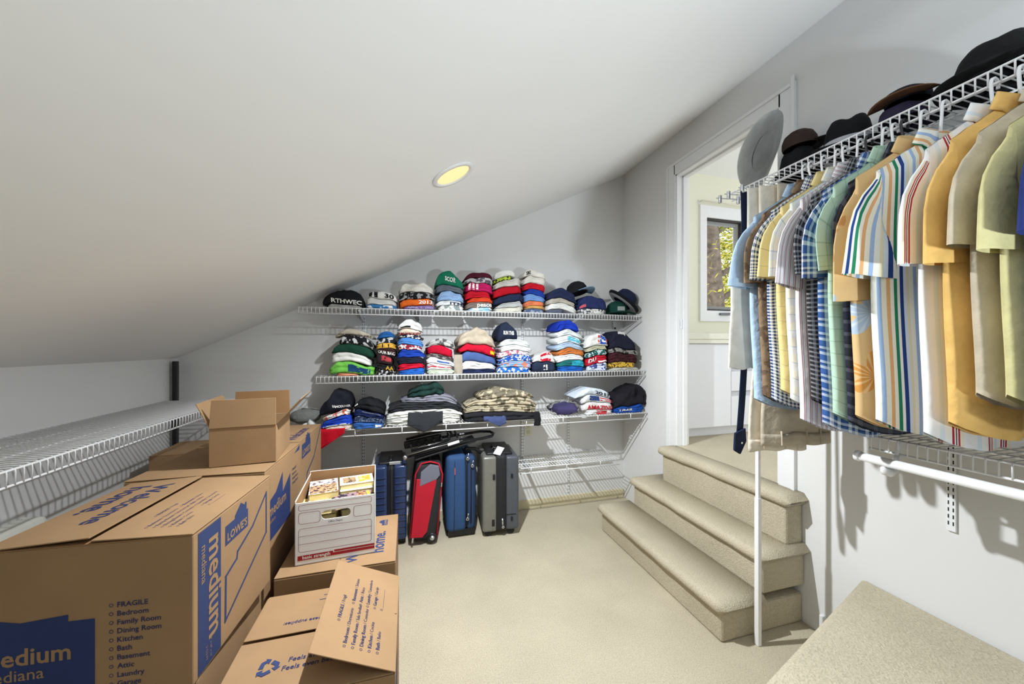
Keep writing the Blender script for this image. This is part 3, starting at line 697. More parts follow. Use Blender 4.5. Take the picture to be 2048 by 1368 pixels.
flat_shape([(-.146, .018), (.154, .018), (.154, .030), (-.012, .030), (-.012, .038), (-.146, .038)], M_RED, t, F, 'red_band'); flat_shape([(-.008, .033), (.154, .033), (.154, .041), (-.008, .041)], M_RED, t, F, 'red_band')
lettering('basic strength', M_LABEL, t, F(-.128, .023, 0), (1, 0, 0), (0, 0, 1), width=.105, bold=.015, lift=.0014)
lettering('Office Depot', M_INKD, t, F(-.03, .162, 0), (1, 0, 0), (0, 0, 1), width=.055, bold=.01)
# paperbacks in it
M_PAGE = mat('yellowed book pages', (224, 206, 148), .8, var=.08, vs=40)
def book(label, c, size, cover, pat, rz=0, tilt=0, ry=0, panel=None):
    t_ = thing('paperback_book', label, 'book', c, group='paperbacks in the storage carton', rot=(tilt, ry, rz)); w_, d_, h_ = size
    MB().box((.002, 0, h_/2), (w_-.004, d_-.004, h_-.002)).build('pages', M_PAGE, t_)
    MB().span((-w_/2, -d_/2, h_-.001), (w_/2, d_/2, h_)).span((-w_/2, -d_/2, 0), (w_/2, d_/2, .001)).span((-w_/2, -d_/2, 0), (-w_/2+.001, d_/2, h_)).build('cover', fab(cover, pat, 45), t_)
    if panel:
        for (x0, x1, y0, y1, c_) in panel:
            mb = MB(); mb.v = [Vector((x*w_, y*d_, h_+.0006)) for x, y in ((x0, y0), (x1, y0), (x1, y1), (x0, y1))]; mb.f = [[0, 1, 2, 3]]; mb.build('cover_picture', fab(c_[0], c_[1], 60), t_)
zb = .504; r4 = math.radians(4)
def inb(x, y, z): return (-.310+x*math.cos(r4)-y*math.sin(r4), 1.908+x*math.sin(r4)+y*math.cos(r4), zb+z)
AD, BD = (150, 120, 100), (70, 55, 62)
k = 0
ORD = ('lowest', 'second', 'third', 'fourth', 'fifth')
for lay in range(5):
    book('%s paperback up in the stack buried under the lettered cover' % ORD[lay], inb(-.078, .03, .006+lay*.036), (.125, .2, .035), (200, 190, 150), (150, 120, 60), r4+.01*lay)
    book('%s paperback up in the stack buried under the orange-picture book' % ORD[lay], inb(.075, .05, .006+lay*.036), (.13, .19, .035), (205, 195, 160), (120, 100, 90), r4-.015*lay)
book('paperback with white lettered cover over a figure painting', inb(-.078, .055, .209), (.125, .185, .03), (226, 220, 214), (170, 140, 120), r4+.12, panel=[(-.45, .45, -.46, .1, ((196, 160, 120), (84, 60, 70))), (-.42, .45, .14, .44, ((236, 230, 224), (120, 100, 104)))])
book('thin paperback showing yellow page edges below the lettered cover', inb(-.09, -.075, .188), (.12, .16, .02), (214, 196, 140), (230, 214, 160), r4+.1)
book('white paperback with orange picture lying on a twin', inb(.066, .09, .2185), (.155, .12, .024), (240, 238, 232), (236, 232, 226), r4+.1, panel=[(-.4, -.02, -.3, .35, ((180, 150, 110), (90, 70, 60))), (.05, .42, -.35, .4, ((222, 160, 60), (246, 220, 150)))])
book('white paperback under the orange-picture one, edges showing', inb(.068, .078, .192), (.15, .13, .026), (238, 234, 226), (232, 228, 220), r4+.06)
book('dark illustrated paperback near the front of the carton', inb(.062, -.06, .188), (.165, .12, .024), (150, 126, 130), (60, 48, 62), r4+.14, panel=[(.1, .34, -.42, .42, ((214, 160, 110), (120, 70, 60))), (.36, .44, -.4, .4, ((226, 200, 60), (240, 226, 120)))])

# pale carpet-topped ledge and black bag
o = MB().span((XL+.002, 1.2, .0), (-1.43, 2.0, .725)).build('storage_chest', mat('pale grey cloth cover', (214, 214, 204), .95, bump=.4, bs=120), bevel=.03); tag(o, 'pale cloth-covered chest against the knee wall under left shelf', 'chest')
t = thing('duffel_bag', 'black bag slumped behind the book carton', 'bag', (-.402, 2.69, 0))
def bagfn(u, v):
    th = 2*math.pi*u; ph = math.pi*(v-.5); r_ = .5+.05*nz(math.cos(th)*2, math.sin(th)*2, v*3)
    return (.135*2*r_*math.cos(ph)**.6*math.cos(th), .12*2*r_*math.cos(ph)**.6*math.sin(th), .285+.285*math.sin(ph)+.01*nz(u*9, v*7))
MB().grid(24, 14, bagfn, wrapu=True).build('bag_body', fab((24, 25, 28)), t, smooth=True)
MB().tube([(-.08, 0, .545), (-.05, 0, .59), (.05, 0, .592), (.08, 0, .545)], .008, 6).build('handle', M_BLACKP, t, smooth=True)
# ------------------------------------------------------------------ suitcases
def rbox_fn(w, d, h, r, bulge=0):
    """rounded case body as a grid of rounded-rectangle rings; w = X (thickness), d = Y (depth to wall), h = Z"""
    mb = MB(); n = 8; rings = []
    def ring(ins, z):
        q = []; rr = max(r-ins, .004); a, b_ = w/2-ins, d/2-ins
        for cx_, cy_, a0 in ((a-rr, b_-rr, 0), (-a+rr, b_-rr, 90), (-a+rr, -b_+rr, 180), (a-rr, -b_+rr, 270)):
            for k in range(6):
                t = math.radians(a0+18*k); q.append((cx_+rr*math.cos(t), cy_+rr*math.sin(t), z))
        return q
    for k in range(6): t = math.pi/2*k/5; rings.append(ring(r*(1-math.sin(t)), r*(1-math.cos(t))))
    for k in range(1, 9): rings.append(ring(-bulge*math.sin(math.pi*k/9), lerp(r, h-r, k/9)))
    for k in range(6): t = math.pi/2*k/5; rings.append(ring(r*(1-math.cos(t)), h-r*(1-math.sin(t))))
    m = len(rings[0])
    for q in rings: mb.v += [Vector(p) for p in q]
    for i in range(len(rings)-1):
        for k in range(m): e = (k+1) % m; mb.f.append([i*m+k, i*m+e, (i+1)*m+e, (i+1)*m+k])
    mb.f.append(list(range(m))[::-1]); mb.f.append([(len(rings)-1)*m+k for k in range(m)])
    return mb
def shift(mb, x=0, y=0, z=0): mb.v = [v+Vector((x, y, z)) for v in mb.v]; return mb
def wheel(t, x, y, r=.022, w_=.02, hub=None, z=None):
    z = r if z is None else z
    o = MB().lathe([(0, -w_/2), (r*.8, -w_/2), (r, -w_/4), (r, w_/4), (r*.8, w_/2), (0, w_/2)], 18, lambda a, b_, c: (x+b_, y+c, z+a)).build('wheel', M_BLACKP, t, smooth=True)
    if hub: MB().lathe([(0, -w_/2-.002), (r*.45, -w_/2-.002), (r*.45, -w_/2+.002), (0, -w_/2+.002)], 14, lambda a, b_, c: (x+b_, y+c, z+a)).build('hub', hub, o, smooth=True)
    return o
SG = 'suitcases below the back shelves'
M_NAVY = mat('glossy navy shell', (42, 56, 92), .22, var=.06); M_ZIP = mat('black zip tape', (30, 31, 34), .7, bump=.3, bs=300)
# navy hard shell: two ribbed halves with a zip band between
t = thing('suitcase', 'navy ribbed hard-shell suitcase leaning against the book carton', 'suitcase', (-.122, 2.90, 0), math.radians(1), SG)
for s, nm in ((-1, 'half_shell'), (1, 'half_shell')):
    o = shift(rbox_fn(.088, .37, .53, .02, .001), s*.066, 0, .045).build(nm, M_NAVY, t, smooth=True)
    for k in range(10): MB().box((s*.068, -.186, .1+k*.044), (.07, .012, .007)).build('rib', M_NAVY, o, bevel=.002)
shift(rbox_fn(.056, .355, .52, .03), 0, 0, .05).build('zip_band', M_ZIP, t, smooth=True)
MB().tube([(0, -.09, .57), (0, -.085, .592), (0, .0, .597), (0, .06, .57)], .009, 6, flat=1.6).build('carry_handle', M_BLACKP, t, smooth=True)
shift(rbox_fn(.17, .3, .03, .012), 0, .02, .56).build('top_housing', M_BLACKP, t, smooth=True)
MB().box((.03, -.15, .585), (.075, .004, .024), rot=Matrix.Rotation(.5, 3, 'X')).build('name_tag', M_LABEL, t)
for x in (-.08, .08):
    for y in (-.13, .13): wheel(t, x, y, .024)
# red, grey and black soft case, leaning
t = thing('suitcase', 'red and black soft suitcase with grey patch, leaning between blue ones', 'suitcase', (.102, 2.86, .006), 0, SG, rot=(0, math.radians(5), 0))
M_SRED = mat('red nylon', (186, 20, 44), .75, bump=.4, bs=260); M_SBLK = mat('black nylon', (36, 37, 40), .8, bump=.4, bs=260); M_SGRY = mat('grey nylon', (112, 114, 128), .8, bump=.4, bs=260)
body = shift(rbox_fn(.185, .36, .55, .04, .012), 0, 0, .03); body.build('body', M_SBLK, t, smooth=True)
def front_patch(poly, m, nm, lift=.012, par=None):
    mb = MB(); mb.prism(poly, 0, lift, lambda x, z, l: (x, -.181-l, z)); mb.build(nm, m, par or t, bevel=.004)
front_patch([(-.088, .06), (-.01, .06), (.02, .1), (.055, .47), (-.085, .47)], M_SRED, 'red_panel')
front_patch([(-.06, .42), (.055, .47), (.075, .5), (.06, .565), (.0, .575), (-.06, .52)], M_SGRY, 'grey_patch', .014)
MB().tube([(-.092, -.17, .05), (-.094, -.17, .5), (-.06, -.17, .575), (.0, -.17, .588), (.06, -.17, .575), (.094, -.17, .5), (.092, -.17, .05)], .006, 6).build('red_piping', M_SRED, t, smooth=True)
MB().tube([(.0, -.1, .57), (.0, -.09, .6), (.0, .03, .6), (.0, .05, .57)], .01, 6).build('carry_handle', M_SBLK, t, smooth=True)
MB().box((-.075, -.195, .045), (.012, .006, .035)).build('zip_pull', M_CHROME, t, bevel=.002); MB().box((.092, -.19, .43), (.008, .006, .03)).build('zip_pull', M_CHROME, t, bevel=.002)
wheel(t, .06, -.17, .036, .03, M_CHROME, .05); wheel(t, -.06, .13, .03, .03, None, .045)
# blue soft case
t = thing('suitcase', 'blue fabric suitcase with one thin red stripe tag', 'suitcase', (.376, 2.895, .0), math.radians(0), SG)
M_SBLU = mat('blue fabric', (44, 76, 120), .8, bump=.45, bs=240); M_SBLU2 = mat('darker blue fabric', (36, 62, 100), .8, bump=.45, bs=240)
shift(rbox_fn(.15, .36, .565, .035, .006), -.03, 0, .045).build('body', M_SBLU, t, smooth=True)
shift(rbox_fn(.075, .35, .55, .03, .004), .075, 0, .05).build('side_pocket', M_SBLU2, t, smooth=True)
MB().tube([(.042, -.178, .08), (.043, -.18, .54), (.035, -.17, .595)], .007, 6).build('zip', M_ZIP, t, smooth=True); MB().tube([(.075, -.176, .1), (.078, -.178, .5), (.07, -.17, .575)], .005, 6).build('zip', M_ZIP, t, smooth=True)
MB().tube([(-.05, -.184, .06), (-.045, -.186, .57)], .002, 5).build('seam', M_ZIP, t)
MB().box((-.045, -.188, .5), (.006, .003, .05)).build('stripe_tag', mat('red white tag', (196, 80, 76), .6), t)
for x, z in ((.05, .585), (.085, .53), (.048, .14)):
    MB().lathe([(.006, -.002), (.012, -.002), (.012, .002), (.006, .002)], 14, lambda a, b_, c, x=x, z=z: (x+a, -.19+c, z+b_), cap=False).tube([(x, -.19, z+.012), (x+.006, -.19, z+.04)], .004).build('zip_pull', M_CHROME, t, smooth=True)
MB().span((-.09, -.165, .012), (.11, .15, .06)).build('base', M_BLACKP, t, bevel=.006)
for x in (-.08, .09):
    for y in (-.12, .12): wheel(t, x, y, .022)
# silver hard case
t = thing('suitcase', 'silver-grey hard-shell suitcase with paper tag, tallest of the row', 'suitcase', (.675, 2.83, 0), math.radians(-4), SG)
M_SILV = mat('brushed grey shell', (128, 128, 122), .35, metal=.35, var=.05, vs=30); M_SLAT = mat('slate shell', (84, 88, 96), .4, metal=.2, var=.05)
o = shift(rbox_fn(.11, .36, .56, .022, .001), -.08, 0, .04).build('half_shell', M_SILV, t, smooth=True, label='silver half shell')
MB().box((-.05, -.182, .45), (.018, .014, .04)).build('latch', M_BLACKP, o, bevel=.003); MB().box((-.055, -.18, .11), (.022, .006, .05)).build('corner_plate', M_BLACKP, o, bevel=.004)
shift(rbox_fn(.09, .372, .57, .03), .004, 0, .04).build('zip_band', M_ZIP, t, smooth=True)
o = shift(rbox_fn(.1, .36, .55, .022, .001), .09, 0, .045).build('half_shell', M_SLAT, t, smooth=True, label='slate half shell')
MB().box((.085, -.182, .45), (.016, .014, .03)).build('latch', M_BLACKP, o, bevel=.003); MB().box((.085, -.182, .13), (.016, .014, .03)).build('latch', M_BLACKP, o, bevel=.003); MB().span((.045, -.183, .16), (.117, -.178, .166)).build('seam', M_ZIP, o)
MB().tube([(-.03, -.1, .6), (-.03, -.09, .632), (-.03, .03, .632), (-.03, .06, .6)], .011, 6).build('carry_handle', M_BLACKP, t, smooth=True)
shift(rbox_fn(.2, .31, .03, .012), 0, .02, .588).build('top_housing', M_BLACKP, t, smooth=True)
MB().box((-.005, -.13, .628), (.055, .1, .0025), rot=Matrix.Rotation(.35, 3, 'X')@Matrix.Rotation(-.5, 3, 'Z')).build('paper_tag', M_LABEL, t)
MB().tube([(-.05, -.09, .635), (-.04, -.1, .65), (-.02, -.11, .64)], .003).build('tag_string', M_CHROME, t)
MB().tube([(.012, -.185, .14), (.014, -.19, .09)], .007).lathe([(.004, -.002), (.011, -.002), (.011, .002), (.004, .002)], 12, lambda a, b_, c: (.016+a, -.192+c, .078+b_), cap=False).build('zip_pull', M_CHROME, t, smooth=True)
for x in (-.085, .085):
    for y in (-.14, .14): wheel(t, x, y, .027)

# folded luggage cart lying across the cases
t = thing('luggage_cart', 'folded black luggage cart lying across the tops of the suitcases', 'luggage cart', (.03, 2.74, .60)); TB = Vector(t.location)
def cq(px, py, y, dz=0): return at(px, py, Y=y)-TB+Vector((0, 0, dz))
M_LACQ = mat('black lacquered tube', (24, 25, 28), .15)
MB().tube([cq(812, 914, 2.70), cq(860, 900, 2.70), cq(925, 884, 2.71), cq(968, 876, 2.73), cq(984, 872, 2.77), cq(987, 867, 2.82), cq(980, 863, 2.86), cq(960, 863, 2.88), cq(900, 872, 2.89), cq(830, 884, 2.90)], .0105, 8).build('handle_frame', M_LACQ, t, smooth=True)
MB().tube([cq(822, 905, 2.73, .012), cq(870, 893, 2.74, .014), cq(896, 884, 2.76, .016), cq(903, 874, 2.80, .02), cq(900, 867, 2.85, .02), cq(888, 866, 2.88, .02), cq(850, 874, 2.90, .02), cq(812, 884, 2.91, .02)], .010, 8).build('second_frame', M_LACQ, t, smooth=True)
MB().tube([cq(814, 911, 2.686), cq(860, 897, 2.686), cq(925, 881, 2.696)], .0035, 6).build('chrome_strip', M_CHROME, t, smooth=True)
MB().tube([cq(836, 899, 2.72, .012), cq(880, 888, 2.73, .012)], .0032, 6).build('chrome_strip', M_CHROME, t, smooth=True)
ra = Matrix.Rotation(-.24, 3, 'Y')
MB().box(cq(907, 886, 2.688), (.085, .006, .018), rot=ra).build('label_sticker', M_LABEL, t)
MB().box(cq(890, 895, 2.80), (.46, .17, .02), rot=ra).build('toe_plate', M_BLACKP, t, bevel=.01)
for k in range(7): MB().box(cq(822+k*15, 889-k*3.4, 2.83), (.014, .13, .03), rot=ra).build('rack_bar', M_BLACKP, t, bevel=.003)
MB().box(cq(845, 884, 2.87, .006), (.27, .055, .05), rot=Matrix.Rotation(-.16, 3, 'Y')).build('hinge_block', M_BLACKP, t, bevel=.008)
MB().lathe([(0, -.014), (.015, -.014), (.015, .014), (0, .014)], 16, lambda a, b_, c: cq(810, 915, 2.70)+Vector((a, c, b_))).build('axle_cap', M_CHROME, t, smooth=True)
MB().tube([cq(930, 897, 2.76), cq(950, 897, 2.78), cq(962, 905, 2.80), cq(968, 916, 2.82)], .013, 7).build('elastic_cord', M_BLACKP, t, smooth=True)
# ------------------------------------------------------------------ folded clothes on the back shelves
class Shelf:
    def __init__(s, z, yf, name): s.z, s.yf, s.name = z, yf, name; s.x0 = -.85; s.dx = .005; s.H = [z+.001]*580
    def h(s, x): i = (x-s.x0)/s.dx; k = max(0, min(578, int(i))); return lerp(s.H[k], s.H[k+1], i-k)
    def bottom(s, x, lo, hi, k=.35):
        r = [i for i in range(len(s.H)) if lo <= s.x0+i*s.dx <= hi]
        env = lambda y: max(s.H[i]-k*abs(s.x0+i*s.dx-y) for i in r)
        return max(sum(env(x+a) for a in (-.02, 0, .02))/3, s.h(min(hi, max(lo, x))))+.0006
    def reset(s): s.H = [s.z+.001]*580
    def raise_(s, x0, x1, fn):
        for k in range(len(s.H)):
            x = s.x0+k*s.dx
            if x0 <= x <= x1: s.H[k] = max(s.H[k], fn(x))
SEED = [0]
def fold_item(sh, px0, px1, th, rgb, name='folded_shirt', pat=None, lobes=3, depth=.25, off=.016, text=None, patches=(), end=10, minend=.8, pscale=26., twist=0, wr=1.0, slope=.3, peak=None):
    SEED[0] += 1; sd = SEED[0]*1.37; yf = sh.yf+off
    x0 = at(px0, 700, Y=yf).x; x1 = at(px1, 700, Y=yf).x; tm = .92*th*at((px0+px1)/2, 700, Y=yf).dot(Vector((SI, CO, 0)))/FPX
    W = x1-x0; b = min(.012, tm/lobes*.55); nu = max(10, int(W/.011)); rd = random.Random(SEED[0]); tl = rd.uniform(-.32, .32); lx = [rd.uniform(-.012, .003) for _ in range(8)]
    us = [.5-.5*math.cos(math.pi*(k/nu))*(1 if nu else 1) for k in range(nu+1)]; us = [lerp(u, k/nu, .6) for k, u in enumerate(us)]
    B = [sh.bottom(x0+W*u, x0, x1, slope) for u in us]
    def thick(u):
        e = abs(2*u-1)
        if peak: e2 = (u/peak if u < peak else (1-u)/(1-peak)); g = lerp(minend, 1.05, e2**.5)*(1-e**14*.35)
        else: g = max(minend, (1-e**end)**.5)
        return tm*g*(1+tl*(2*u-1))*(1+(.08+.12*wr)*nz(u*3.1, sd)+.05*wr*nz(u*9, sd))
    def bot(u): k = min(nu-1, max(0, next((i for i in range(nu) if us[i+1] >= u), nu-1))); return lerp(B[k], B[k+1], (u-us[k])/(us[k+1]-us[k]))
    def front(u, s):
        e = abs(2*u-1); f = (s*lobes) % 1 if 0 < s < 1 else (0 if s <= 0 else 1)
        return yf+twist*(u-.5)+.028*e**7-b*math.sqrt(max(0, 1-(2*f-1)**2))*(1+.35*nz(u*W*12, s*4, sd))+wr*.010*nz(u*W*24, s*2.6, sd)+.006*nz(u*W*55, s*6, sd)+wr*.008*nz(u*W*7, sd)
    def height(u, s): return bot(u)+thick(u)*(s+(.06*min(s, 1-s)*nz(u*W*16, s*3, sd) if 0 < s < 1 else 0))
    ss = [0]+[(l+f)/lobes for l in range(lobes) for f in (.06, .25, .5, .75, .94)]+[1]
    mb = MB(); m = 0
    for u in us:
        x = x0+W*u; ring = [(front(u, s)+(b*.9 if s in (0, 1) else 0), height(u, s)) for s in ss]; yb_ = yf+depth*(.96+.06*nz(u*4, sd)); h0, h1 = height(u, 0), height(u, 1)
        ring += [(lerp(yf, yb_, .3), h1-.001), (lerp(yf, yb_, .7), h1-.004), (yb_, lerp(h0, h1, .8)), (yb_, lerp(h0, h1, .2)), (lerp(yf, yb_, .8), h0+.001), (lerp(yf, yb_, .4), h0+.0005)]
        m = len(ring); mb.v += [Vector((x+.004*nz(z*40, sd)+lx[min(7, q*lobes//len(ss))]*(2*u-1)**3*(1 if q < len(ss) else .3), y, z)) for q, (y, z) in enumerate(ring)]
    for i in range(nu):
        for k in range(m): e = (k+1) % m; mb.f.append([i*m+k, i*m+e, (i+1)*m+e, (i+1)*m+k])
    mb.f.append(list(range(m))[::-1]); mb.f.append([nu*m+k for k in range(m)])
    org = Vector(((x0+x1)/2, yf+depth/2, min(B))); mb.v = [v-org for v in mb.v]
    root = mb.build(name, fab(rgb, pat, pscale), None, smooth=True); root.location = org
    def surf(u, s, l=.002): return Vector((x0+W*u, front(u, s)-l, height(u, s)))-org
    if text:
        body, tc, u0, u1, s0, s1 = text; vs, fs, _ = text_mesh(body, .03); q = MB()
        top = max(b_ for a, b_ in vs)
        ha, hb, hc, hd = height(u0, s0), height(u1, s0), height(u0, s1), height(u1, s1); hm = max(.012, (hc-ha+hd-hb)/2)
        q.v = [Vector((x0+W*lerp(u0, u1, a), front(lerp(u0, u1, a), lerp(s0, s1, b_/top))-.0075, lerp(ha, hb, a)+hm*b_/top))-org for a, b_ in vs]; q.f = [list(f) for f in fs]
        q.build('printed_lettering', fab(tc), root)
    for (u0, u1, s0, s1, c) in patches:
        MB().grid(6, 4, lambda u, v: surf(lerp(u0, u1, u), lerp(s0, s1, v), .0018)).build('printed_patch', fab(c), root, smooth=True)
    tops = [(x0+W*u, height(u, 1)+.0022) for u in us]
    sh.raise_(x0, x1, lambda x: interp(tops, x))
    return root
ALL = []
PILES = {}
def pile(sh, items): PILES.setdefault(sh.name, (sh, []))[1].append(items)
def lay_piles(name):
    """items from the bottom up: (px0, px1, thickness, rgb, colour words, extra words, options); neighbouring piles share the strip where they meet"""
    sh, ps = PILES[name]; mean = lambda v: sum(v)/len(v); cuts = [0]
    for a, b_ in zip(ps, ps[1:]): cuts.append((mean(sorted(i[1] for i in a)[-3:])+mean(sorted(i[0] for i in b_)[:3]))/2)
    cuts.append(3000)
    for q, items in enumerate(ps):
        n = len(items); sh.reset(); lo, hi = cuts[q]+1.5, cuts[q+1]-1.5
        for k, it in enumerate(items):
            px0, px1, th, rgb, c, ex, op = it; op = dict(op); g = 5*math.sin(k*2.1+q); px0 = max(lo, px0-3+g*.6 if px0-lo > 26 or k == n-1 else lerp(px0, lo, .65)+g*.5); px1 = min(hi, px1+3+g*.6 if hi-px1 > 26 or k == n-1 else lerp(px1, hi, .65)+g*.5); kind = op.pop('kind', 'folded t-shirt')
            if k == n-1: op['minend'] = .45; op['peak'] = random.Random(q*7+len(name)).uniform(.3, .7); op['lobes'] = 2 if 'text' not in op else 1
            o = fold_item(sh, px0, px1, th, rgb, name=kind.replace(' ', '_').replace('-', '_'), **op)
            if k == 0: rel = 'at pile bottom under %s one' % items[1][4]
            elif k == n-1: rel = 'on top of the %s one' % items[k-1][4]
            else: rel = 'between %s and %s ones' % (items[k-1][4], items[k+1][4])
            tag(o, ('%s %s %s %s, %s' % (c, kind, ex, rel, sh.name)).replace('  ', ' '), kind.split()[-1], 'folded clothes on the %s' % sh.name)
W_, K_ = (226, 226, 222), (28, 29, 33)
NV = (34, 42, 68); RY = (30, 66, 160); RD = (178, 22, 40); GY = (164, 164, 160); LB = (136, 166, 204)
S1, S2, S3 = Shelf(Z1, YW-D1, 'top shelf'), Shelf(Z2, YW-D2, 'second shelf'), Shelf(Z3, YW-D3, 'third shelf')

# ---- top shelf
pile(S1, [(658, 716, 6, (180, 180, 176), 'pale grey', '', {}), (645, 728, 31, K_, 'black', 'lettered RTHWEC', dict(kind='folded sweatshirt', lobes=1, end=4.5, minend=.42, text=('RTHWEC', W_, .22, .97, .12, .52), wr=1.6))])
pile(S1, [(730, 792, 8, (56, 120, 176), 'bright blue', 'with white print', dict(pat=W_, lobes=1)), (728, 796, 11, (206, 206, 202), 'light grey', '', {}), (741, 799, 17, (224, 224, 220), 'white', 'jersey number 30', dict(lobes=1, text=('30', K_, .58, .9, .2, .85), patches=((.04, .16, .1, .95, K_), (.22, .34, .1, .95, K_))))])
pile(S1, [(821, 878, 8, (122, 100, 150), 'purple', 'lettered APRIL', dict(lobes=1, text=('APRIL 1, 2013', (176, 166, 206), .1, .95, .2, .8))), (801, 871, 14, (216, 100, 36), 'orange', 'dated 2013', dict(lobes=1, text=('2013', W_, .56, .96, .25, .9))), (794, 870, 14, K_, 'black', 'with white print', dict(pat=(150, 150, 150), pscale=40)), (791, 868, 22, (206, 204, 196), 'cream', 'rolled', dict(lobes=1, end=4.5, minend=.42, wr=2))])
pile(S1, [(882, 934, 10, (224, 224, 220), 'white', 'with grey print', dict(pat=(140, 150, 150))), (880, 930, 9, (220, 224, 226), 'chalk white', 'with navy letters', dict(text=('ITM', NV, .5, .98, .1, .8))), (871, 927, 18, LB, 'light blue', '', dict(wr=1.8)), (872, 924, 12, (92, 98, 108), 'slate grey', '', {}), (863, 936, 27, (26, 110, 84), 'sea green', 'lettered SCOR', dict(lobes=1, end=4.5, minend=.42, text=('SCOR', W_, .3, .68, .3, .65), wr=2))])
pile(S1, [(948, 992, 7, (150, 196, 220), 'sky blue', '', dict(pat=W_)), (935, 992, 11, (128, 112, 106), 'brown', 'lettered PEACE', dict(text=('peace', W_, .4, .95, .15, .8))), (938, 988, 9, (206, 70, 36), 'orange red', '', {}), (933, 984, 13, RD, 'red', '', {}), (936, 989, 17, (176, 30, 90), 'magenta', 'with white stripes', dict(patches=((.08, .16, .1, .9, W_), (.22, .3, .1, .9, W_), (.36, .44, .2, .95, W_)))), (924, 986, 11, (182, 180, 180), 'ash grey', 'with dark print', dict(pat=(90, 86, 96), pscale=34)), (921, 988, 11, (74, 26, 40), 'maroon', '', dict(end=3.8))])
pile(S1, [(991, 1054, 9, (206, 204, 190), 'cream', '', {}), (999, 1053, 10, (176, 178, 178), 'grey', '', {}), (991, 1053, 16, NV, 'navy', '', dict(lobes=1)), (983, 1040, 17, (172, 20, 36), 'crimson', '', dict(lobes=1)), (980, 1031, 15, (188, 186, 178), 'stone grey', '', {}), (988, 1020, 7, (180, 200, 70), 'lime', 'with black letters', dict(pat=K_, pscale=60)), (995, 1032, 15, (218, 218, 214), 'white', 'rolled', dict(lobes=1, end=4.5, minend=.42))])
pile(S1, [(1054, 1088, 8, (88, 102, 130), 'faded navy', '', dict(pat=(150, 160, 180))), (1052, 1089, 6, (206, 160, 90), 'mustard', '', {}), (1048, 1090, 9, (214, 122, 84), 'salmon orange', '', {}), (1048, 1092, 13, (106, 142, 196), 'cornflower blue', '', {}), (1050, 1093, 11, (34, 62, 150), 'royal blue', '', {}), (1051, 1093, 13, (190, 24, 40), 'bright red', '', {}), (1044, 1098, 14, (214, 210, 202), 'ivory', '', {}), (1040, 1104, 15, (222, 218, 210), 'white', 'with SKI letters', dict(lobes=1, end=4.5, minend=.42, text=('SKI', K_, .05, .25, .2, .8)))])
pile(S1, [(1086, 1124, 8, (92, 98, 116), 'blue grey', '', {}), (1087, 1159, 13, (216, 216, 212), 'white', '', {}), (1094, 1154, 10, (178, 172, 160), 'beige', '', {}), (1092, 1153, 21, (36, 44, 74), 'navy', '', dict(lobes=1, end=4.5, minend=.42))])
pile(S1, [(1161, 1207, 11, (218, 218, 214), 'white', 'with dark letters', dict(pat=(90, 90, 100), pscale=50)), (1154, 1214, 28, (40, 50, 92), 'indigo', 'with red print', dict(lobes=1, end=4.5, minend=.42, patches=((.03, .22, .1, .35, (190, 90, 100)),)))])

# ---- second shelf
pile(S2, [(674, 712, 5, (222, 150, 120), 'peach', '', dict(off=.004)), (659, 741, 22, (112, 184, 78), 'lime green', 'with navy oval', dict(lobes=2, patches=((.42, .92, .15, .75, (30, 66, 106)),), wr=1.6)), (666, 739, 18, (220, 219, 214), 'white', '', dict(lobes=2)), (664, 755, 19, (26, 64, 50), 'dark green', '', dict(lobes=1, end=4.5, minend=.42)), (677, 764, 20, K_, 'black', 'with jagged print', dict(lobes=1, end=4.5, minend=.42, pat=(200, 200, 200), pscale=30)), (673, 755, 13, (176, 168, 152), 'tan', 'lettered SETTLERS', dict(lobes=1, end=4.5, minend=.42, text=('OLD SETTLERS', (70, 64, 58), .12, .95, .35, .8)))])
pile(S2, [(742, 793, 10, K_, 'black', 'with white print', dict(pat=(200, 200, 200), pscale=55)), (742, 792, 11, (34, 34, 36), 'charcoal', 'with gold letters', dict(text=('AA', (196, 160, 60), .5, .9, .1, .9))), (739, 782, 20, (46, 34, 36), 'black', 'with red roll print', dict(lobes=1, patches=((.35, .9, .35, .85, (170, 60, 66)),))), (755, 804, 13, (62, 40, 38), 'brown black', 'lettered OUR BACK', dict(text=('OUR BAC', W_, .04, .96, .2, .8))), (755, 804, 11, (214, 168, 70), 'yellow', 'with black bands', dict(patches=((.3, .36, .1, .9, K_), (.6, .66, .1, .9, K_)))), (755, 798, 10, (34, 36, 44), 'black', 'with grey print', dict(pat=(190, 190, 190))), (755, 786, 13, (34, 86, 146), 'ocean blue', '', dict(lobes=1, end=4.5, minend=.42))])
pile(S2, [(793, 856, 12, (38, 98, 184), 'azure blue', '', {}), (795, 862, 11, (190, 24, 50), 'red', '', {}), (791, 848, 13, (32, 34, 48), 'midnight', '', {}), (791, 848, 15, (28, 62, 156), 'royal blue', '', {}), (803, 840, 10, (150, 40, 62), 'plum red', 'with white marks', dict(pat=W_, pscale=50)), (796, 842, 14, (76, 130, 196), 'medium blue', '', {}), (790, 836, 7, (44, 48, 66), 'navy', 'with white print', dict(pat=W_, pscale=44)), (786, 836, 11, (218, 204, 186), 'cream', 'lettered AM WICKIFY', dict(lobes=1, text=('AM WICKIFY', (130, 26, 40), .03, .97, .2, .8))), (776, 844, 18, (224, 224, 222), 'white', 'with black curve', dict(lobes=1, end=4.5, minend=.42, patches=((.12, .5, .1, .28, K_),), wr=2))])
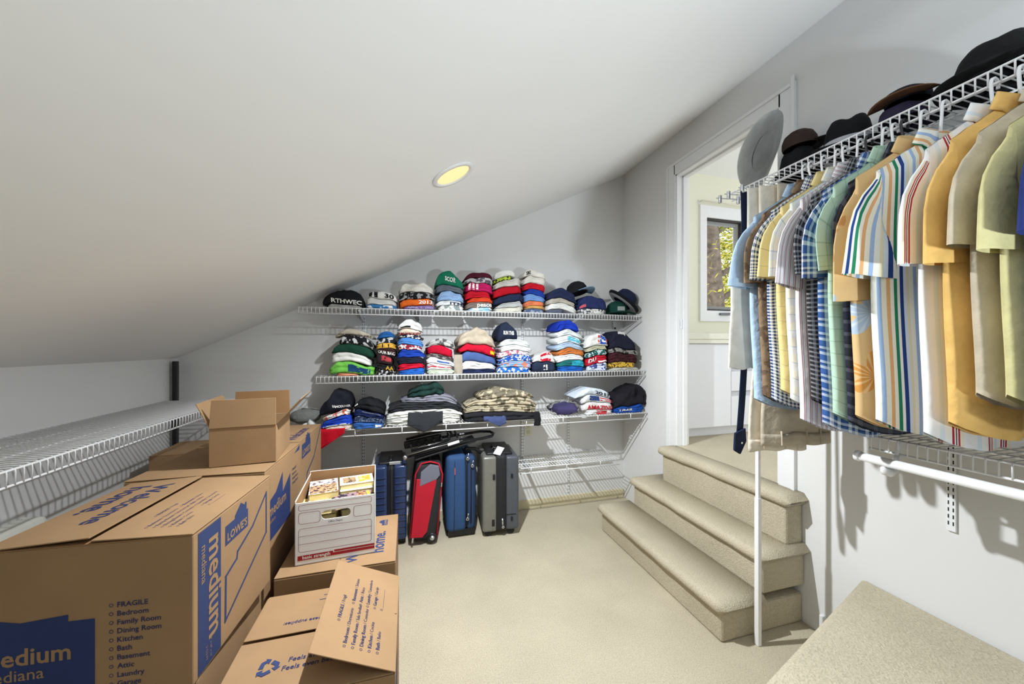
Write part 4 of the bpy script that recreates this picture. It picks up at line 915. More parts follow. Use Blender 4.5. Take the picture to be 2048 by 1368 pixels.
pile(S2, [(856, 904, 9, (206, 222, 196), 'pale green', '', {}), (854, 903, 11, (224, 224, 224), 'white', 'with red stripe', dict(patches=((.05, .95, .4, .6, (186, 40, 54)),))), (850, 903, 11, (222, 224, 228), 'white', 'with blue print', dict(patches=((.35, .78, .3, .65, (70, 104, 170)),))), (851, 900, 7, (150, 148, 146), 'grey', 'with print', dict(pat=(80, 70, 70))), (848, 905, 21, (174, 16, 44), 'cherry red', '', dict(lobes=1, end=4)), (845, 907, 15, (172, 172, 168), 'heather grey', 'with dark print', dict(lobes=2, pat=(84, 84, 86), end=4.5, minend=.42))])
pile(S2, [(936, 1000, 8, (34, 42, 76), 'navy', '', {}), (938, 991, 14, (220, 220, 218), 'white', '', {}), (929, 988, 18, (70, 92, 142), 'denim blue', '', dict(lobes=1)), (928, 994, 17, (186, 20, 46), 'red', 'with yellow corner', dict(lobes=1, patches=((.84, .96, .2, .6, (236, 180, 40)),))), (910, 990, 33, (178, 166, 148), 'khaki tan', '', dict(lobes=1, end=4.5, minend=.42, wr=2.2))])
pile(S2, [(1001, 1067, 11, (40, 104, 190), 'blue', 'with white print', dict(pat=W_, pscale=36)), (1002, 1065, 13, (126, 168, 214), 'light blue', 'with red print', dict(pat=(214, 130, 110), pscale=36)), (1005, 1067, 12, (44, 92, 180), 'cobalt', 'with white print', dict(pat=W_, pscale=60)), (1008, 1065, 9, (220, 222, 226), 'white', 'with red and blue print', dict(pat=(190, 100, 120), pscale=50)), (1009, 1062, 11, (224, 226, 228), 'white', '', {}), (1010, 1054, 12, (210, 218, 216), 'pale mint', '', {}), (980, 1036, 34, (32, 40, 60), 'dark navy', 'lettered RUN THIS', dict(lobes=1, end=4.5, minend=.42, twist=-.02, text=('RUN THIS', W_, .25, .75, .35, .62)))])
pile(S2, [(1067, 1128, 21, (38, 48, 68), 'ink navy', 'with white emblem', dict(lobes=1, patches=((.42, .5, .2, .7, W_), (.54, .6, .2, .7, W_)))), (1065, 1120, 19, (218, 216, 212), 'white', 'with broad red band', dict(lobes=1, patches=((.28, .76, .04, .96, (186, 24, 48)),), end=4.5, minend=.42))])
pile(S2, [(1126, 1176, 10, (34, 92, 178), 'blue', '', {}), (1121, 1174, 13, (36, 110, 110), 'teal', 'with turquoise panel', dict(patches=((.48, .96, .1, .9, (50, 160, 186)),))), (1121, 1174, 12, (222, 224, 224), 'white', '', {}), (1120, 1164, 12, (196, 116, 60), 'rust orange', '', {}), (1108, 1164, 11, (168, 188, 210), 'misty blue', '', {}), (1108, 1160, 14, (218, 222, 222), 'white', 'with turquoise panel', dict(patches=((.4, .95, .2, .8, (90, 186, 210)),))), (1104, 1158, 11, (214, 218, 220), 'soft white', '', {}), (1090, 1154, 20, (28, 56, 168), 'bright royal blue', '', dict(lobes=1, end=4.5, minend=.42, wr=2.4))])
pile(S2, [(1175, 1218, 15, (206, 214, 232), 'white', 'with blue swirls', dict(pat=(64, 76, 140), pscale=34)), (1174, 1220, 16, (186, 30, 50), 'red', 'lettered DU', dict(text=('DU', W_, .08, .4, .35, .9), patches=((.5, .95, .1, .3, W_),))), (1168, 1215, 11, (40, 96, 92), 'teal', 'with floral print', dict(pat=(200, 216, 220), pscale=44)), (1172, 1214, 8, (188, 186, 160), 'sage beige', '', {}), (1164, 1216, 25, (226, 226, 224), 'white', 'with round emblem', dict(lobes=1, end=4.5, minend=.42, patches=((.5, .58, .15, .85, (196, 60, 60)), (.6, .86, .12, .9, (40, 76, 166)), (.69, .77, .4, .62, W_), (.88, .95, .15, .85, (196, 60, 60)))))])
pile(S2, [(1226, 1276, 6, (190, 188, 180), 'pale grey', '', {}), (1222, 1273, 11, (214, 176, 70), 'yellow', 'with dark print', dict(pat=(90, 70, 40), pscale=60)), (1219, 1271, 18, (66, 32, 36), 'maroon', 'with plaid lines', dict(pat=(40, 22, 28), pscale=60)), (1222, 1275, 9, (140, 138, 134), 'grey', 'with black edge', dict(pat=(40, 40, 40))), (1214, 1274, 33, (32, 34, 50), 'dark navy', 'with white collar print', dict(lobes=1, end=4.5, minend=.42, patches=((.25, .55, .82, .97, (210, 210, 210)),)))])

# ---- third shelf
pile(S3, [(650, 700, 9, (220, 206, 192), 'white', 'edged in red', dict(off=-.01)), (640, 706, 15, (30, 64, 170), 'royal blue', 'edged in white', dict(patches=((.1, .95, .0, .18, W_),), off=-.01)), (650, 700, 10, (224, 220, 214), 'white', 'with orange print', dict(pat=(206, 90, 60), pscale=44)), (641, 723, 40, (30, 32, 42), 'ink black', 'lettered VANCOUVER', dict(kind='folded jacket', lobes=1, end=4.5, minend=.42, text=('VANCOUVER', W_, .42, .97, .28, .42), wr=2))])
pile(S3, [(698, 752, 11, (52, 100, 168), 'blue', 'with white tag', dict(patches=((.75, .95, .2, .9, W_),), off=-.02)), (696, 768, 11, (44, 56, 84), 'speckled denim', '', dict(pat=(110, 120, 140), pscale=90, kind='folded shorts')), (700, 770, 13, (28, 40, 80), 'navy', 'with white piping', dict(patches=((.3, .9, .7, .78, W_),))), (706, 770, 23, K_, 'black', 'with heart mark', dict(lobes=1, end=4.5, minend=.42, patches=((.06, .16, .6, .8, W_),), wr=2))])
pile(S3, [(772, 900, 8, (214, 214, 208), 'white', '', {}), (774, 916, 10, (220, 220, 214), 'bright white', '', {}), (776, 926, 12, (224, 224, 220), 'milk white', 'with rounded folds', dict(lobes=3)), (772, 926, 15, (42, 44, 48), 'charcoal', '', dict(end=5)), (806, 908, 14, (128, 128, 140), 'lavender grey', '', dict(lobes=3, end=4.5, minend=.42)), (818, 886, 23, (30, 54, 50), 'bottle green', '', dict(lobes=1, end=4.5, minend=.42, wr=2.6))])
pile(S3, [(930, 1076, 16, (36, 37, 42), 'black', '', dict(kind='folded trousers', lobes=2, off=-.01)), (930, 1074, 15, (176, 166, 142), 'camouflage', 'with cuffs', dict(kind='folded trousers', pat=(104, 96, 78), pscale=22, lobes=3)), (934, 1070, 14, (182, 170, 146), 'sandy camouflage', '', dict(kind='folded trousers', pat=(96, 92, 76), pscale=22, lobes=2, end=4.5, minend=.42)), (960, 1064, 17, (120, 114, 98), 'dark camouflage', 'with belt', dict(kind='folded trousers', pat=(190, 178, 150), pscale=26, lobes=1, end=4.5, minend=.42, wr=2))])
pile(S3, [(1178, 1230, 11, (220, 220, 222), 'white', 'with red roundel', dict(patches=((.35, .75, .1, .8, (190, 60, 66)),))), (1170, 1227, 15, (226, 224, 222), 'white', 'lettered AMAZING', dict(lobes=1, text=('AMAZING', (186, 40, 50), .12, .98, .15, .8))), (1162, 1224, 13, (220, 222, 226), 'white', 'with flag print', dict(lobes=1, patches=((.25, .56, .2, .9, (50, 70, 120)), (.58, .98, .62, .8, (196, 60, 66)), (.58, .98, .25, .42, (196, 60, 66))))), (1156, 1222, 14, (214, 224, 234), 'pale blue white', 'dated 2017', dict(lobes=1, end=4.5, minend=.42, text=('2017', K_, .52, .95, .25, .8)))])
pile(S3, [(1232, 1288, 15, (30, 74, 156), 'royal blue', 'lettered TRAIL', dict(text=('TRAIL', W_, .12, .6, .35, .75))), (1224, 1292, 38, (34, 33, 40), 'black', '', dict(kind='folded hoodie', lobes=1, end=4.5, minend=.42, wr=2))])

for k in ('top shelf', 'second shelf', 'third shelf'): lay_piles(k)
# ---- cloth hanging over the shelf front
def drape(label, sh, px0, px1, z_in, drop, rgb, cat='shirt', off=.012, back=.1, name='draped_shirt', pat=None):
    """sheet lying on the shelf and hanging over its edge; drop(u) is how far it hangs"""
    yf = sh.yf-off; x0, x1 = at(px0, 860, Y=yf).x, at(px1, 860, Y=yf).x; sd = len(label)*.7
    def fn(u, v):
        x = lerp(x0, x1, u); d = drop(u)
        if v < .4: y = lerp(yf+back, yf, v/.4); z = lerp(z_in, sh.z+.012, (v/.4)**2)
        else: y = yf-.008*math.sin(u*9+sd)*(v-.4); z = sh.z+.012-d*(v-.4)/.6
        return (x+.006*nz(v*4, sd), y-.004*abs(nz(x*20, v*3, sd)), z+.003*nz(x*15, v*5, sd))
    o = MB().grid(16, 12, fn).build(name, fab(rgb, pat), smooth=True, solid=.005); return tag(o, label, cat)
drape('red shirt tail hanging below the third shelf beside the moving boxes', S3, 639, 690, Z3+.012, lambda u: lerp(.135, .03, u), (176, 16, 34), off=.02)
drape('charcoal shirt corner hanging in a point over the third shelf front', S3, 816, 886, Z3+.09, lambda u: .055*max(0, 1-abs(u-.45)*2.2)+.004, (46, 48, 52), off=.02, back=.03)
drape('faded navy cloth corner hanging below the camouflage trousers', S3, 968, 1012, Z3+.05, lambda u: .045*max(0, 1-abs(u-.7)*2)+.006, (66, 78, 118), off=.022, back=.02)
drape('black trouser strap end hanging beside the camouflage pile', S3, 1068, 1081, Z3+.05, lambda u: .06, (30, 30, 34), off=.018, back=.03)
drape('grey-tan cloth hanging limp at the left of the khaki pile', S2, 909, 925, Z2+.14, lambda u: .012, (160, 150, 136), off=-.012, back=.02)

# ---- soft lumps: gloves, bag, caps
def lump(name, label, cat, c, size, rgb, sd=0, pat=None, amp=.18, parent=None, m=None, freq=2.2):
    def fn(u, v):
        th = 2*math.pi*u; ph = math.pi*(v-.5); d = Vector((math.cos(ph)*math.cos(th), math.cos(ph)*math.sin(th), math.sin(ph)))
        r = 1+amp*noise.noise(d*freq+Vector((sd, sd*.7, 0)))+amp*.4*noise.noise(d*freq*3+Vector((sd, 0, sd)))
        return (d.x*size[0]*r, d.y*size[1]*r, size[2]*(1+max(-.92, d.z*r)))
    o = MB().grid(26, 16, fn, wrapu=True).build(name, m or fab(rgb, pat), parent, smooth=True)
    if parent is None: o.location = c; tag(o, label, cat)
    else: o.location = c
    return o
z3 = Z3+.003
pg = at(605, 830, Y=S3.yf+.09)
lump('folded_towel', 'rumpled grey cloth lying behind the pale work gloves', 'cloth', (pg.x-.02, YB-.12, z3), (.1, .07, .055), (128, 130, 126), 4)
gl = thing('work_gloves', 'pale work gloves at the left end of the third shelf', 'gloves', (pg.x+.035, S3.yf+.05, z3))
lump('palm', '', '', (0, 0, 0), (.035, .03, .022), (214, 214, 208), 2, parent=gl)
for k in range(4): MB().tube([(-.01-.012*k, -.005, .02), (-.035-.012*k, -.03, .025), (-.05-.012*k, -.048, .012)], [.010, .0095, .006], 8).build('finger', fab((204, 206, 186)), gl, smooth=True)
MB().tube([(.02, -.01, .028), (.04, -.01, .05)], [.022, .028], 10).build('cuff', fab((208, 208, 206)), gl, smooth=True)
pb = at(1133, 830, Y=S3.yf+.06); bg = thing('plastic_bag', 'clear plastic bag with a purple shirt inside, on third shelf', 'plastic bag', (pb.x, S3.yf+.1, z3))
o = lump('purple_shirt', '', '', (0, 0, .002), (.105, .085, .043), (92, 86, 138), 7, parent=bg, amp=.12)
g2, nt, b_ = base_mat('clear film', .12, 0, .8); b_.inputs['Transmission Weight'].default_value = 1; b_.inputs['IOR'].default_value = 1.08; b_.inputs['Base Color'].default_value = (.97, .97, .97, 1)
lump('film', '', '', (0, 0, 0), (.135, .105, .056), None, 9, parent=bg, amp=.3, m=g2, freq=3.4)
# white cloth by the bag film's left, and small white lump between the L3 stack and wall
# caps on the top shelf
def cap(label, c, rz, rgb, brim, tilt=0, s=1.0, soft=0, grp=None, logo_=None, roll=0):
    t = thing('baseball_cap', label, 'cap', c, rot=(tilt, roll, rz), group=grp)
    fn = lambda x, y, z: (x*s, y*s*1.08, z*s*(1-soft*.35*(1 if z > .06 else 0))+soft*.02*nz(x*14, y*14, z*9))
    MB().lathe([(.09, 0), (.093, .02), (.09, .05), (.075, .085), (.045, .108), (.012, .117), (0, .117)], 22, fn, cap=False).build('crown', fab(rgb), t, smooth=True)
    MB().grid(12, 5, lambda u, v: (s*(.088+.07*v)*math.sin(lerp(-1.15, 1.15, u))*.98, -s*((.09+.075*v)*math.cos(lerp(-1.15, 1.15, u))**.8), s*(.012-.02*v*(abs(2*u-1))**2))).build('brim', fab(brim), t, smooth=True, solid=.004)
    MB().lathe([(.009, .116), (.008, .121), (0, .122)], 10, fn).build('button', fab(brim), t, smooth=True)
    if logo_: MB().grid(6, 4, lambda u, v: (s*.095*math.sin(lerp(-.35, .35, u)), -s*.103*math.cos(lerp(-.35, .35, u)), s*lerp(.025, .06, v))).build('emblem', fab(logo_), t)
    return t
pc = at(1155, 595, Y=2.86); cap('black cap with light blue visor resting on navy shirt, top shelf', (pc.x, 2.86, Z1+.178), math.radians(40), (30, 31, 36), (130, 156, 184), tilt=-.25, s=.92)
pg2 = at(1233, 612, Y=2.86); 
t = cap('dark green cap with pale band beside the bowler hat', (pg2.x, 2.86, Z1+.012), math.radians(-8), (24, 66, 56), (22, 58, 50), s=1.0, logo_=(150, 160, 156))
# bowler hat leaning on the green cap
ph = at(1242, 606, Y=2.94)
t = thing('bowler_hat', 'navy bowler hat with grey-lined brim leaning against the back wall', 'hat', (1.825, 2.875, Z1+.112), rot=(math.radians(14), math.radians(38), 0))
hf = lambda x, y, z: (x, y*1.12, z)
MB().lathe([(.088, 0), (.09, .03), (.089, .07), (.078, .105), (.05, .125), (0, .13)], 28, hf, cap=False).build('crown', fab((34, 42, 66)), t, smooth=True)
MB().lathe([(.086, .004), (.12, .0), (.143, .012), (.15, .028), (.146, .03), (.14, .016), (.118, .006), (.088, .01)], 32, hf, cap=False).build('brim', fab((30, 38, 58)), t, smooth=True)
MB().lathe([(.144, .009), (.152, .02), (.153, .032)], 32, hf, cap=False).build('brim_binding', fab((22, 24, 30)), t, smooth=True)
MB().lathe([(.084, .001), (.118, -.003), (.14, .008)], 32, hf, cap=False).build('brim_lining', fab((150, 152, 152)), t, smooth=True)
MB().lathe([(.0915, .006), (.0925, .03), (.091, .032)], 28, hf, cap=False).build('hat_band', fab((24, 27, 40)), t, smooth=True)
# ------------------------------------------------------------------ hanging shirts
RX, RZ = 1.655, 2.235-.047       # the lip rail the hangers hook over
def slot(Y): k = round((1.552-Y)/.0254-.5); return 1.552-(k+.5)*.0254       # middle between two lip wires
def hanger(label, Y, m, rz=0, w=.185, metal=False, drop=.142):
    t = thing('clothes_hanger', label, 'hanger', (RX-.006, Y, RZ), rz, 'hangers on the upper right shelf'); dy = slot(Y)-Y
    r = .0042; c_, s_ = math.cos(-rz), math.sin(-rz)
    hook = [(.020, dy, -.012), (.021, dy, .002), (.014, dy, .013), (.002, dy, .016), (-.010, dy, .010), (-.015, dy, -.004), (-.012, dy*.8, -.03), (-.004, dy*.15, -.075), (0, 0, -.1), (0, 0, -drop)]
    hook = [(x*c_-y*s_, x*s_+y*c_, z) for x, y, z in hook]
    MB().tube(hook, r, 7).build('hook', m, t, smooth=True)
    MB().tube([(0, 0, -drop), (-w*.5, 0, -drop-.045), (-w, 0, -drop-.1), (-w-.004, 0, -drop-.108), (-w, 0, -drop-.115), (w, 0, -drop-.115), (w+.004, 0, -drop-.108), (w, 0, -drop-.1), (w*.5, 0, -drop-.045)], .0036, 6, closed=True).build('shoulders', m, t, smooth=True)
    return t
GAPS = {}
def fold_of(x, z):        # neighbouring garments nest: they share one set of folds
    return .30*max(0, -z-.15)*(.055*math.sin(x*22+.6)+.02*math.sin(x*47+1.1))
def shirt(label, Y, m, rot=-0, L=.92, w=.235, thick=.014, puff=.03, sl=.27, flare=.10, ys=0, collar=True, ztop=2.10, hemc=.05, seed=0, hang=None, polo=False, ph=0, placket=None, droop=0, sw=.105, xo=0):
    t = thing('hanging_shirt', label, 'shirt', (RX-.02+xo, Y, ztop), math.radians(rot), 'shirts hanging from the upper right shelf'); sd = seed*3.1+.7
    hg = GAPS.get(Y, .016); thick = min(thick, hg*.62); puff = min(puff, hg*.88); rot = -8
    t.rotation_euler = (0, 0, math.radians(rot))
    def zsh(x): a = abs(x); return -.012-.02*a/.07 if a < .07 else -.032-.105*((a-.07)/(w-.07))
    def body(u, v):
        # u 0..1 runs round the shirt: front then back
        s = 1 if u < .5 else -1; f = u*2 if u < .5 else (1-u)*2; q = 2*f-1
        hw = w*(1+.05*sstep(0, .3, v)-.10*sstep(.4, 1, v)); x = q*hw
        z = lerp(zsh(q*w), -L+hemc*abs(q)**3, v)
        d = min(hg, (thick*(1-abs(q)**4)**.5*sstep(0, .045, v)+.003+.006*sstep(.3, 1, v)*(1-abs(q)**2))*(1+.12*math.sin(q*16+v*5)*v)+.006*max(0, 1-(q*w/.07)**2)*(1-sstep(0, .06, v)))
        fold = fold_of(x, z)
        return (x, -s*d+fold, z+.004*nz(q*6, v*4, sd))
    bd = MB().grid(64, 26, body, wrapu=True, uvf=lambda u, v: ((u*2 if u < .5 else (1-u)*2)*2*w, -v*L)).build('torso', m, t, smooth=True)
    for sgn in (-1, 1):
        def sleeve(u, v, sgn=sgn):
            a = 2*math.pi*u; c0 = Vector((-(w-.012), 0, -.222)); c1 = Vector((-(w*.84+flare*.35), ys, -.222-sl*.72))
            c = c0.lerp(c1, v); m0 = Vector((.0, 0, 1)); ax = (c1-c0).normalized(); m1 = Vector((ax.z, 0, -ax.x)).normalized()
            if m1.x > 0: m1 = -m1
            mj = m0.lerp(m1, sstep(0, .7, v)).normalized(); R1 = lerp(.092, sw, v); R2 = lerp(thick*.9, puff, sstep(0, 1, v))
            p = c+mj*(R1*math.cos(a))+Vector((0, 1, 0))*(R2*math.sin(a)*(1+.1*math.sin(2*a+sd)))
            p.y += fold_of(p.x, p.z); p.z += -droop*v*v*(.5-.5*math.cos(a))
            return (p.x*(-sgn), p.y, p.z)
        MB().grid(24, 10, sleeve, wrapu=True, uvf=lambda u, v: (abs(u-.5)*.42, -v*sl)).build('sleeve', m, t, smooth=True)
    if collar:
        def col(u, v):
            a = math.pi*(-.62+1.24*u*1.0)*1.45; r = .064+.026*v; tip = .05*sstep(.8, 1, abs(2*u-1))*v
            return (r*math.sin(a)*1.05, min(.03, hg*.78)*math.cos(a)*(1+.15*v), .012-.052*v-tip+.014*math.cos(a))
        MB().grid(26, 4, col, uvf=lambda u, v: (v*.06, u*.42)).build('collar', m, t, smooth=True, solid=.002)
        MB().grid(20, 3, lambda u, v: (.058*math.sin(2*math.pi*u), min(.024, hg*.7)*math.cos(2*math.pi*u), -.045+.057*v+.012*math.cos(2*math.pi*u)), wrapu=True, uvf=lambda u, v: (v*.04, u*.36)).build('collar_stand', m, t, smooth=True)
    if placket:
        MB().grid(2, 14, lambda u, v: (lambda b_: (b_[0], b_[1]-.0025, b_[2]))(body(.25+(u-.5)*.035, lerp(.06, .97, v)))).build('placket', placket, t, smooth=True)
    if hang: hanger('%s hanger holding the %s' % (hang[0], hang[1]), Y, hang[2], math.radians(rot))
    return t
WP = M_WHITEP; BLKH = mat('black hanger', (36, 36, 42), .4); REDH = mat('dark red hanger', (130, 20, 44), .4)
C = lambda r, g, b_: (r, g, b_)
m_blue = fab((168, 192, 216))
m_brown = fab((134, 112, 88), (104, 84, 66), 30)
m_ging = weave('navy gingham', .016, [(0, (40, 62, 104)), (.5, (228, 232, 236))], .016, [(0, (40, 62, 104)), (.5, (232, 234, 236))])
m_yel = weave('yellow windowpane', .07, [(0, (224, 200, 138)), (.06, (226, 204, 142)), (.95, (160, 150, 116))], .07, [(0, (226, 204, 142)), (.95, (160, 150, 116))])
m_pale = weave('pale plaid', .06, [(0, (232, 228, 208)), (.35, (216, 222, 224)), (.6, (234, 228, 202)), (.94, (150, 176, 190))], .075, [(0, (232, 226, 204)), (.5, (214, 222, 226)), (.94, (140, 170, 190))])
m_pin = weave('red pinstripe', .018, [(0, (224, 220, 222)), (.62, (158, 90, 100)), (.74, (226, 222, 224)), (.9, (120, 116, 126))], slant=0)
m_blk = weave('charcoal gingham', .02, [(0, (46, 46, 50)), (.6, (150, 150, 150))], .02, [(0, (44, 44, 48)), (.6, (168, 168, 166))])
m_bpl = weave('blue plaid', .06, [(0, (54, 88, 150)), (.3, (222, 228, 236)), (.5, (60, 92, 152)), (.62, (34, 46, 76)), (.68, (196, 208, 224)), (.86, (38, 52, 88))], .06, [(0, (66, 98, 158)), (.3, (226, 232, 238)), (.5, (70, 102, 160)), (.62, (30, 42, 70)), (.7, (214, 222, 232)), (.88, (60, 90, 150))])
m_mint = weave('mint plaid', .05, [(0, (178, 208, 186)), (.9, (132, 168, 150))], .05, [(0, (184, 212, 192)), (.92, (128, 164, 146))])
m_multi = weave('multi stripe', .105, [(0, (236, 236, 226)), (.12, (160, 184, 218)), (.22, (236, 232, 212)), (.34, (224, 172, 120)), (.44, (238, 234, 218)), (.54, (40, 128, 92)), (.64, (240, 240, 236)), (.72, (40, 66, 128)), (.83, (214, 226, 238)), (.92, (230, 222, 190))], slant=.0)
m_red = weave('red stripe', .1, [(0, (232, 232, 232)), (.3, (214, 226, 234)), (.42, (236, 234, 230)), (.6, (166, 42, 58)), (.655, (236, 232, 230)), (.69, (40, 36, 56)), (.715, (236, 226, 222)), (.75, (176, 60, 74)), (.8, (236, 228, 208)), (.9, (232, 234, 236))])
m_orn = fab((232, 188, 112)); m_beig = fab((196, 184, 162)); m_lim = fab((212, 204, 150)); m_nav = fab((46, 58, 116)); m_dpl = weave('dark plaid', .05, [(0, (44, 46, 58)), (.5, (80, 84, 96)), (.8, (30, 32, 44))], .05, [(0, (40, 44, 56)), (.5, (90, 94, 104)), (.8, (30, 32, 44))])
# tan shirt with big flowers
def flower_mat():
    m, nt, b = base_mat('tan flower print', .9, 0, .15); N = nt.nodes.new; L_ = nt.links.new
    uv = N('ShaderNodeUVMap'); out = None; prev = lin((222, 186, 132))
    mx0 = None
    for (cx_, cy_, r, c1, c2) in ((.055, -.54, .1, (178, 194, 212), (204, 212, 218)), (.055, -.78, .095, (214, 150, 76), (236, 196, 140)), (.30, -.45, .12, (178, 194, 212), (204, 212, 218)), (.3, -.75, .1, (214, 150, 76), (236, 196, 140)), (.26, -.18, .1, (206, 150, 90), (232, 190, 136))):
        mp = N('ShaderNodeMapping'); mp.inputs['Location'].default_value = (-cx_, -cy_, 0); L_(uv.outputs['UV'], mp.inputs['Vector'])
        ln = N('ShaderNodeVectorMath'); ln.operation = 'LENGTH'; L_(mp.outputs['Vector'], ln.inputs[0])
        sp = N('ShaderNodeSeparateXYZ'); L_(mp.outputs['Vector'], sp.inputs[0]); an = N('ShaderNodeMath'); an.operation = 'ARCTAN2'; L_(sp.outputs['Y'], an.inputs[0]); L_(sp.outputs['X'], an.inputs[1])
        k = N('ShaderNodeMath'); k.operation = 'MULTIPLY'; L_(an.outputs[0], k.inputs[0]); k.inputs[1].default_value = 5
        sn = N('ShaderNodeMath'); sn.operation = 'SINE'; L_(k.outputs[0], sn.inputs[0])
        ra = N('ShaderNodeMath'); ra.operation = 'MULTIPLY_ADD'; L_(sn.outputs[0], ra.inputs[0]); ra.inputs[1].default_value = r*.28; ra.inputs[2].default_value = r*.72
        lt = N('ShaderNodeMath'); lt.operation = 'LESS_THAN'; L_(ln.outputs['Value'], lt.inputs[0]); L_(ra.outputs[0], lt.inputs[1])
        pt = N('ShaderNodeMath'); pt.operation = 'MULTIPLY'; L_(an.outputs[0], pt.inputs[0]); pt.inputs[1].default_value = 15; s2 = N('ShaderNodeMath'); s2.operation = 'SINE'; L_(pt.outputs[0], s2.inputs[0])
        inner = N('ShaderNodeMixRGB'); L_(s2.outputs[0], inner.inputs['Fac']); inner.inputs['Color1'].default_value = lin(c1); inner.inputs['Color2'].default_value = lin(c2)
        mx = N('ShaderNodeMixRGB'); L_(lt.outputs[0], mx.inputs['Fac'])
        if out is None: mx.inputs['Color1'].default_value = prev
        else: L_(out, mx.inputs['Color1'])
        L_(inner.outputs['Color'], mx.inputs['Color2']); out = mx.outputs['Color']
    L_(out, b.inputs['Base Color']); return m
m_flow = flower_mat()
YS = [1.185, 1.146, 1.107, 1.069, 1.031, .993, .955, .916, .877, .846, .812, .762, .65, .60, .55, .50, .435]
for k, y in enumerate(YS):
    g = [abs(y-YS[j]) for j in (k-1, k+1) if 0 <= j < len(YS)]; GAPS[y] = min(.045, min(g)/2*.84)
GAPS[1.185] = .017
# from the doorway end towards the camera
shirt('plain light blue short-sleeved shirt hanging next to the pale trousers', 1.185, m_blue, rot=-8, puff=.05, flare=.13, sl=.3, sw=.115, seed=1, hang=('white', 'light blue shirt', WP), thick=.02, L=.95, ph=.5)
shirt('brown shirt mostly hidden behind the light blue one', 1.146, m_brown, rot=-6, puff=.018, seed=2, hang=('white', 'brown shirt', WP), thick=.01, L=.93, flare=.04)
shirt('navy and white gingham shirt with fine checks', 1.107, m_ging, rot=-7, puff=.02, flare=.08, seed=3, hang=('white', 'navy gingham shirt', WP), thick=.012, L=.94)
shirt('yellow short-sleeved shirt with thin windowpane lines', 1.069, m_yel, rot=-8, puff=.026, flare=.10, seed=4, hang=('white', 'yellow shirt', WP), L=.9, thick=.012)
shirt('cream and pale blue plaid shirt', 1.031, m_pale, rot=-7, puff=.018, flare=.07, seed=5, hang=('white', 'pale plaid shirt', WP), L=.93, thick=.012)
shirt('white shirt with fine red and grey pinstripes', .993, m_pin, rot=-8, puff=.026, flare=.11, sl=.32, seed=6, hang=('white', 'pinstriped shirt', WP), L=1.0, thick=.014, droop=.03)
shirt('charcoal gingham shirt with narrow sleeve', .955, m_blk, rot=-5, puff=.014, flare=.045, seed=7, hang=('black', 'charcoal gingham shirt', BLKH), L=.92, thick=.012, sw=.08)
shirt('bold blue and white plaid shirt, the longest hanging', .916, m_bpl, rot=-8, puff=.03, flare=.04, sl=.3, seed=8, hang=('white', 'blue plaid shirt', WP), L=1.0, thick=.014)
shirt('mint green shirt with thin checks', .877, m_mint, rot=-6, puff=.014, flare=.02, seed=9, xo=-.01, hang=('white', 'mint shirt', WP), L=.96, thick=.016, sw=.08, ph=1)
shirt('dark plaid shirt mostly hidden behind the mint and flowered ones', .846, m_dpl, rot=-4, puff=.014, flare=.0, seed=19, xo=.012, hang=('thin black wire', 'dark plaid shirt', BLKH), L=.98, thick=.008, sw=.07)
shirt('tan shirt with large blue and orange flowers', .812, m_flow, rot=-8, puff=.04, flare=.03, sl=.43, seed=10, xo=-.008, hang=('white', 'flowered shirt', WP), L=.955, thick=.014, sw=.11)
shirt('multicoloured striped shirt in green, blue, orange and white', .762, m_multi, rot=-12, puff=.045, flare=.12, sl=.34, seed=11, hang=('white', 'multicoloured striped shirt', WP), L=.96, thick=.02, sw=.12, ph=2)
shirt('white shirt with red and dark stripes', .65, m_red, rot=-11, puff=.03, flare=.06, sl=.33, seed=12, hang=('white', 'red-striped shirt', WP), L=.985, thick=.02, sw=.105, ztop=2.11)
shirt('orange-yellow waffle knit polo shirt', .60, m_orn, rot=-11, puff=.03, flare=.045, sl=.34, seed=13, hang=('white', 'orange polo', WP), L=.945, thick=.018, ztop=2.11)
shirt('greyish beige polo shirt', .55, m_beig, rot=-10, puff=.028, flare=.07, sl=.28, seed=14, hang=('white', 'beige polo', WP), L=.85, thick=.016, ztop=2.1)
shirt('pale yellow-green polo shirt with thin dark sleeve piping', .50, m_lim, rot=-10, puff=.034, flare=.07, sl=.3, seed=15, hang=('white', 'yellow-green polo', WP), L=.84, thick=.02, ztop=2.09)
shirt('navy blue polo shirt beside the yellow-green one', .435, m_nav, rot=-8, puff=.03, flare=.07, sl=.27, seed=16, hang=('white', 'navy polo', WP), L=.92, thick=.018, ztop=2.095)

# trousers hanging by their cuffs at the end of the rail
def trousers(label, X, Y, ztop, L, w0, w1, rgb, rot=-0, seed=0, thick=.010, band=True, name='trousers'):
    t = thing(name, label, 'trousers', (X, Y, ztop), math.radians(rot), 'trousers hanging at the end of the rail'); sd = seed*2.3
    m = fab(rgb)
    def fn(u, v):
        s = 1 if u < .5 else -1; f = u*2 if u < .5 else (1-u)*2; q = 2*f-1; hw = lerp(w0, w1, sstep(.35, .95, v))/2
        d = thick*(1-abs(q)**3)**.6+.002; fold = .004*math.sin((q*hw+X)*42)*(.3+v)
        return (q*hw+.006*nz(v*3, sd), -s*d+fold, -L*v+.01*nz(q*2, v*3, sd))
    MB().grid(40, 24, fn, wrapu=True).build('legs', m, t, smooth=True)
    if band:
        def bf(u, v):
            p = fn(u, lerp(.955, 1.0, v)); s = 1 if u < .5 else -1; return (p[0]*1.01, p[1]-s*.003, p[2]-.004)
        MB().grid(40, 3, bf, wrapu=True).build('waistband', m, t, smooth=True, solid=.003)
        for k in (.12, .3, .4): 
            p = [fn(k, v) for v in (.945, .97, 1.0)]; MB().tube([(a, b_-.004, c) for a, b_, c in p], .005, 6, flat=.5).build('belt_loop', m, t)
    return t
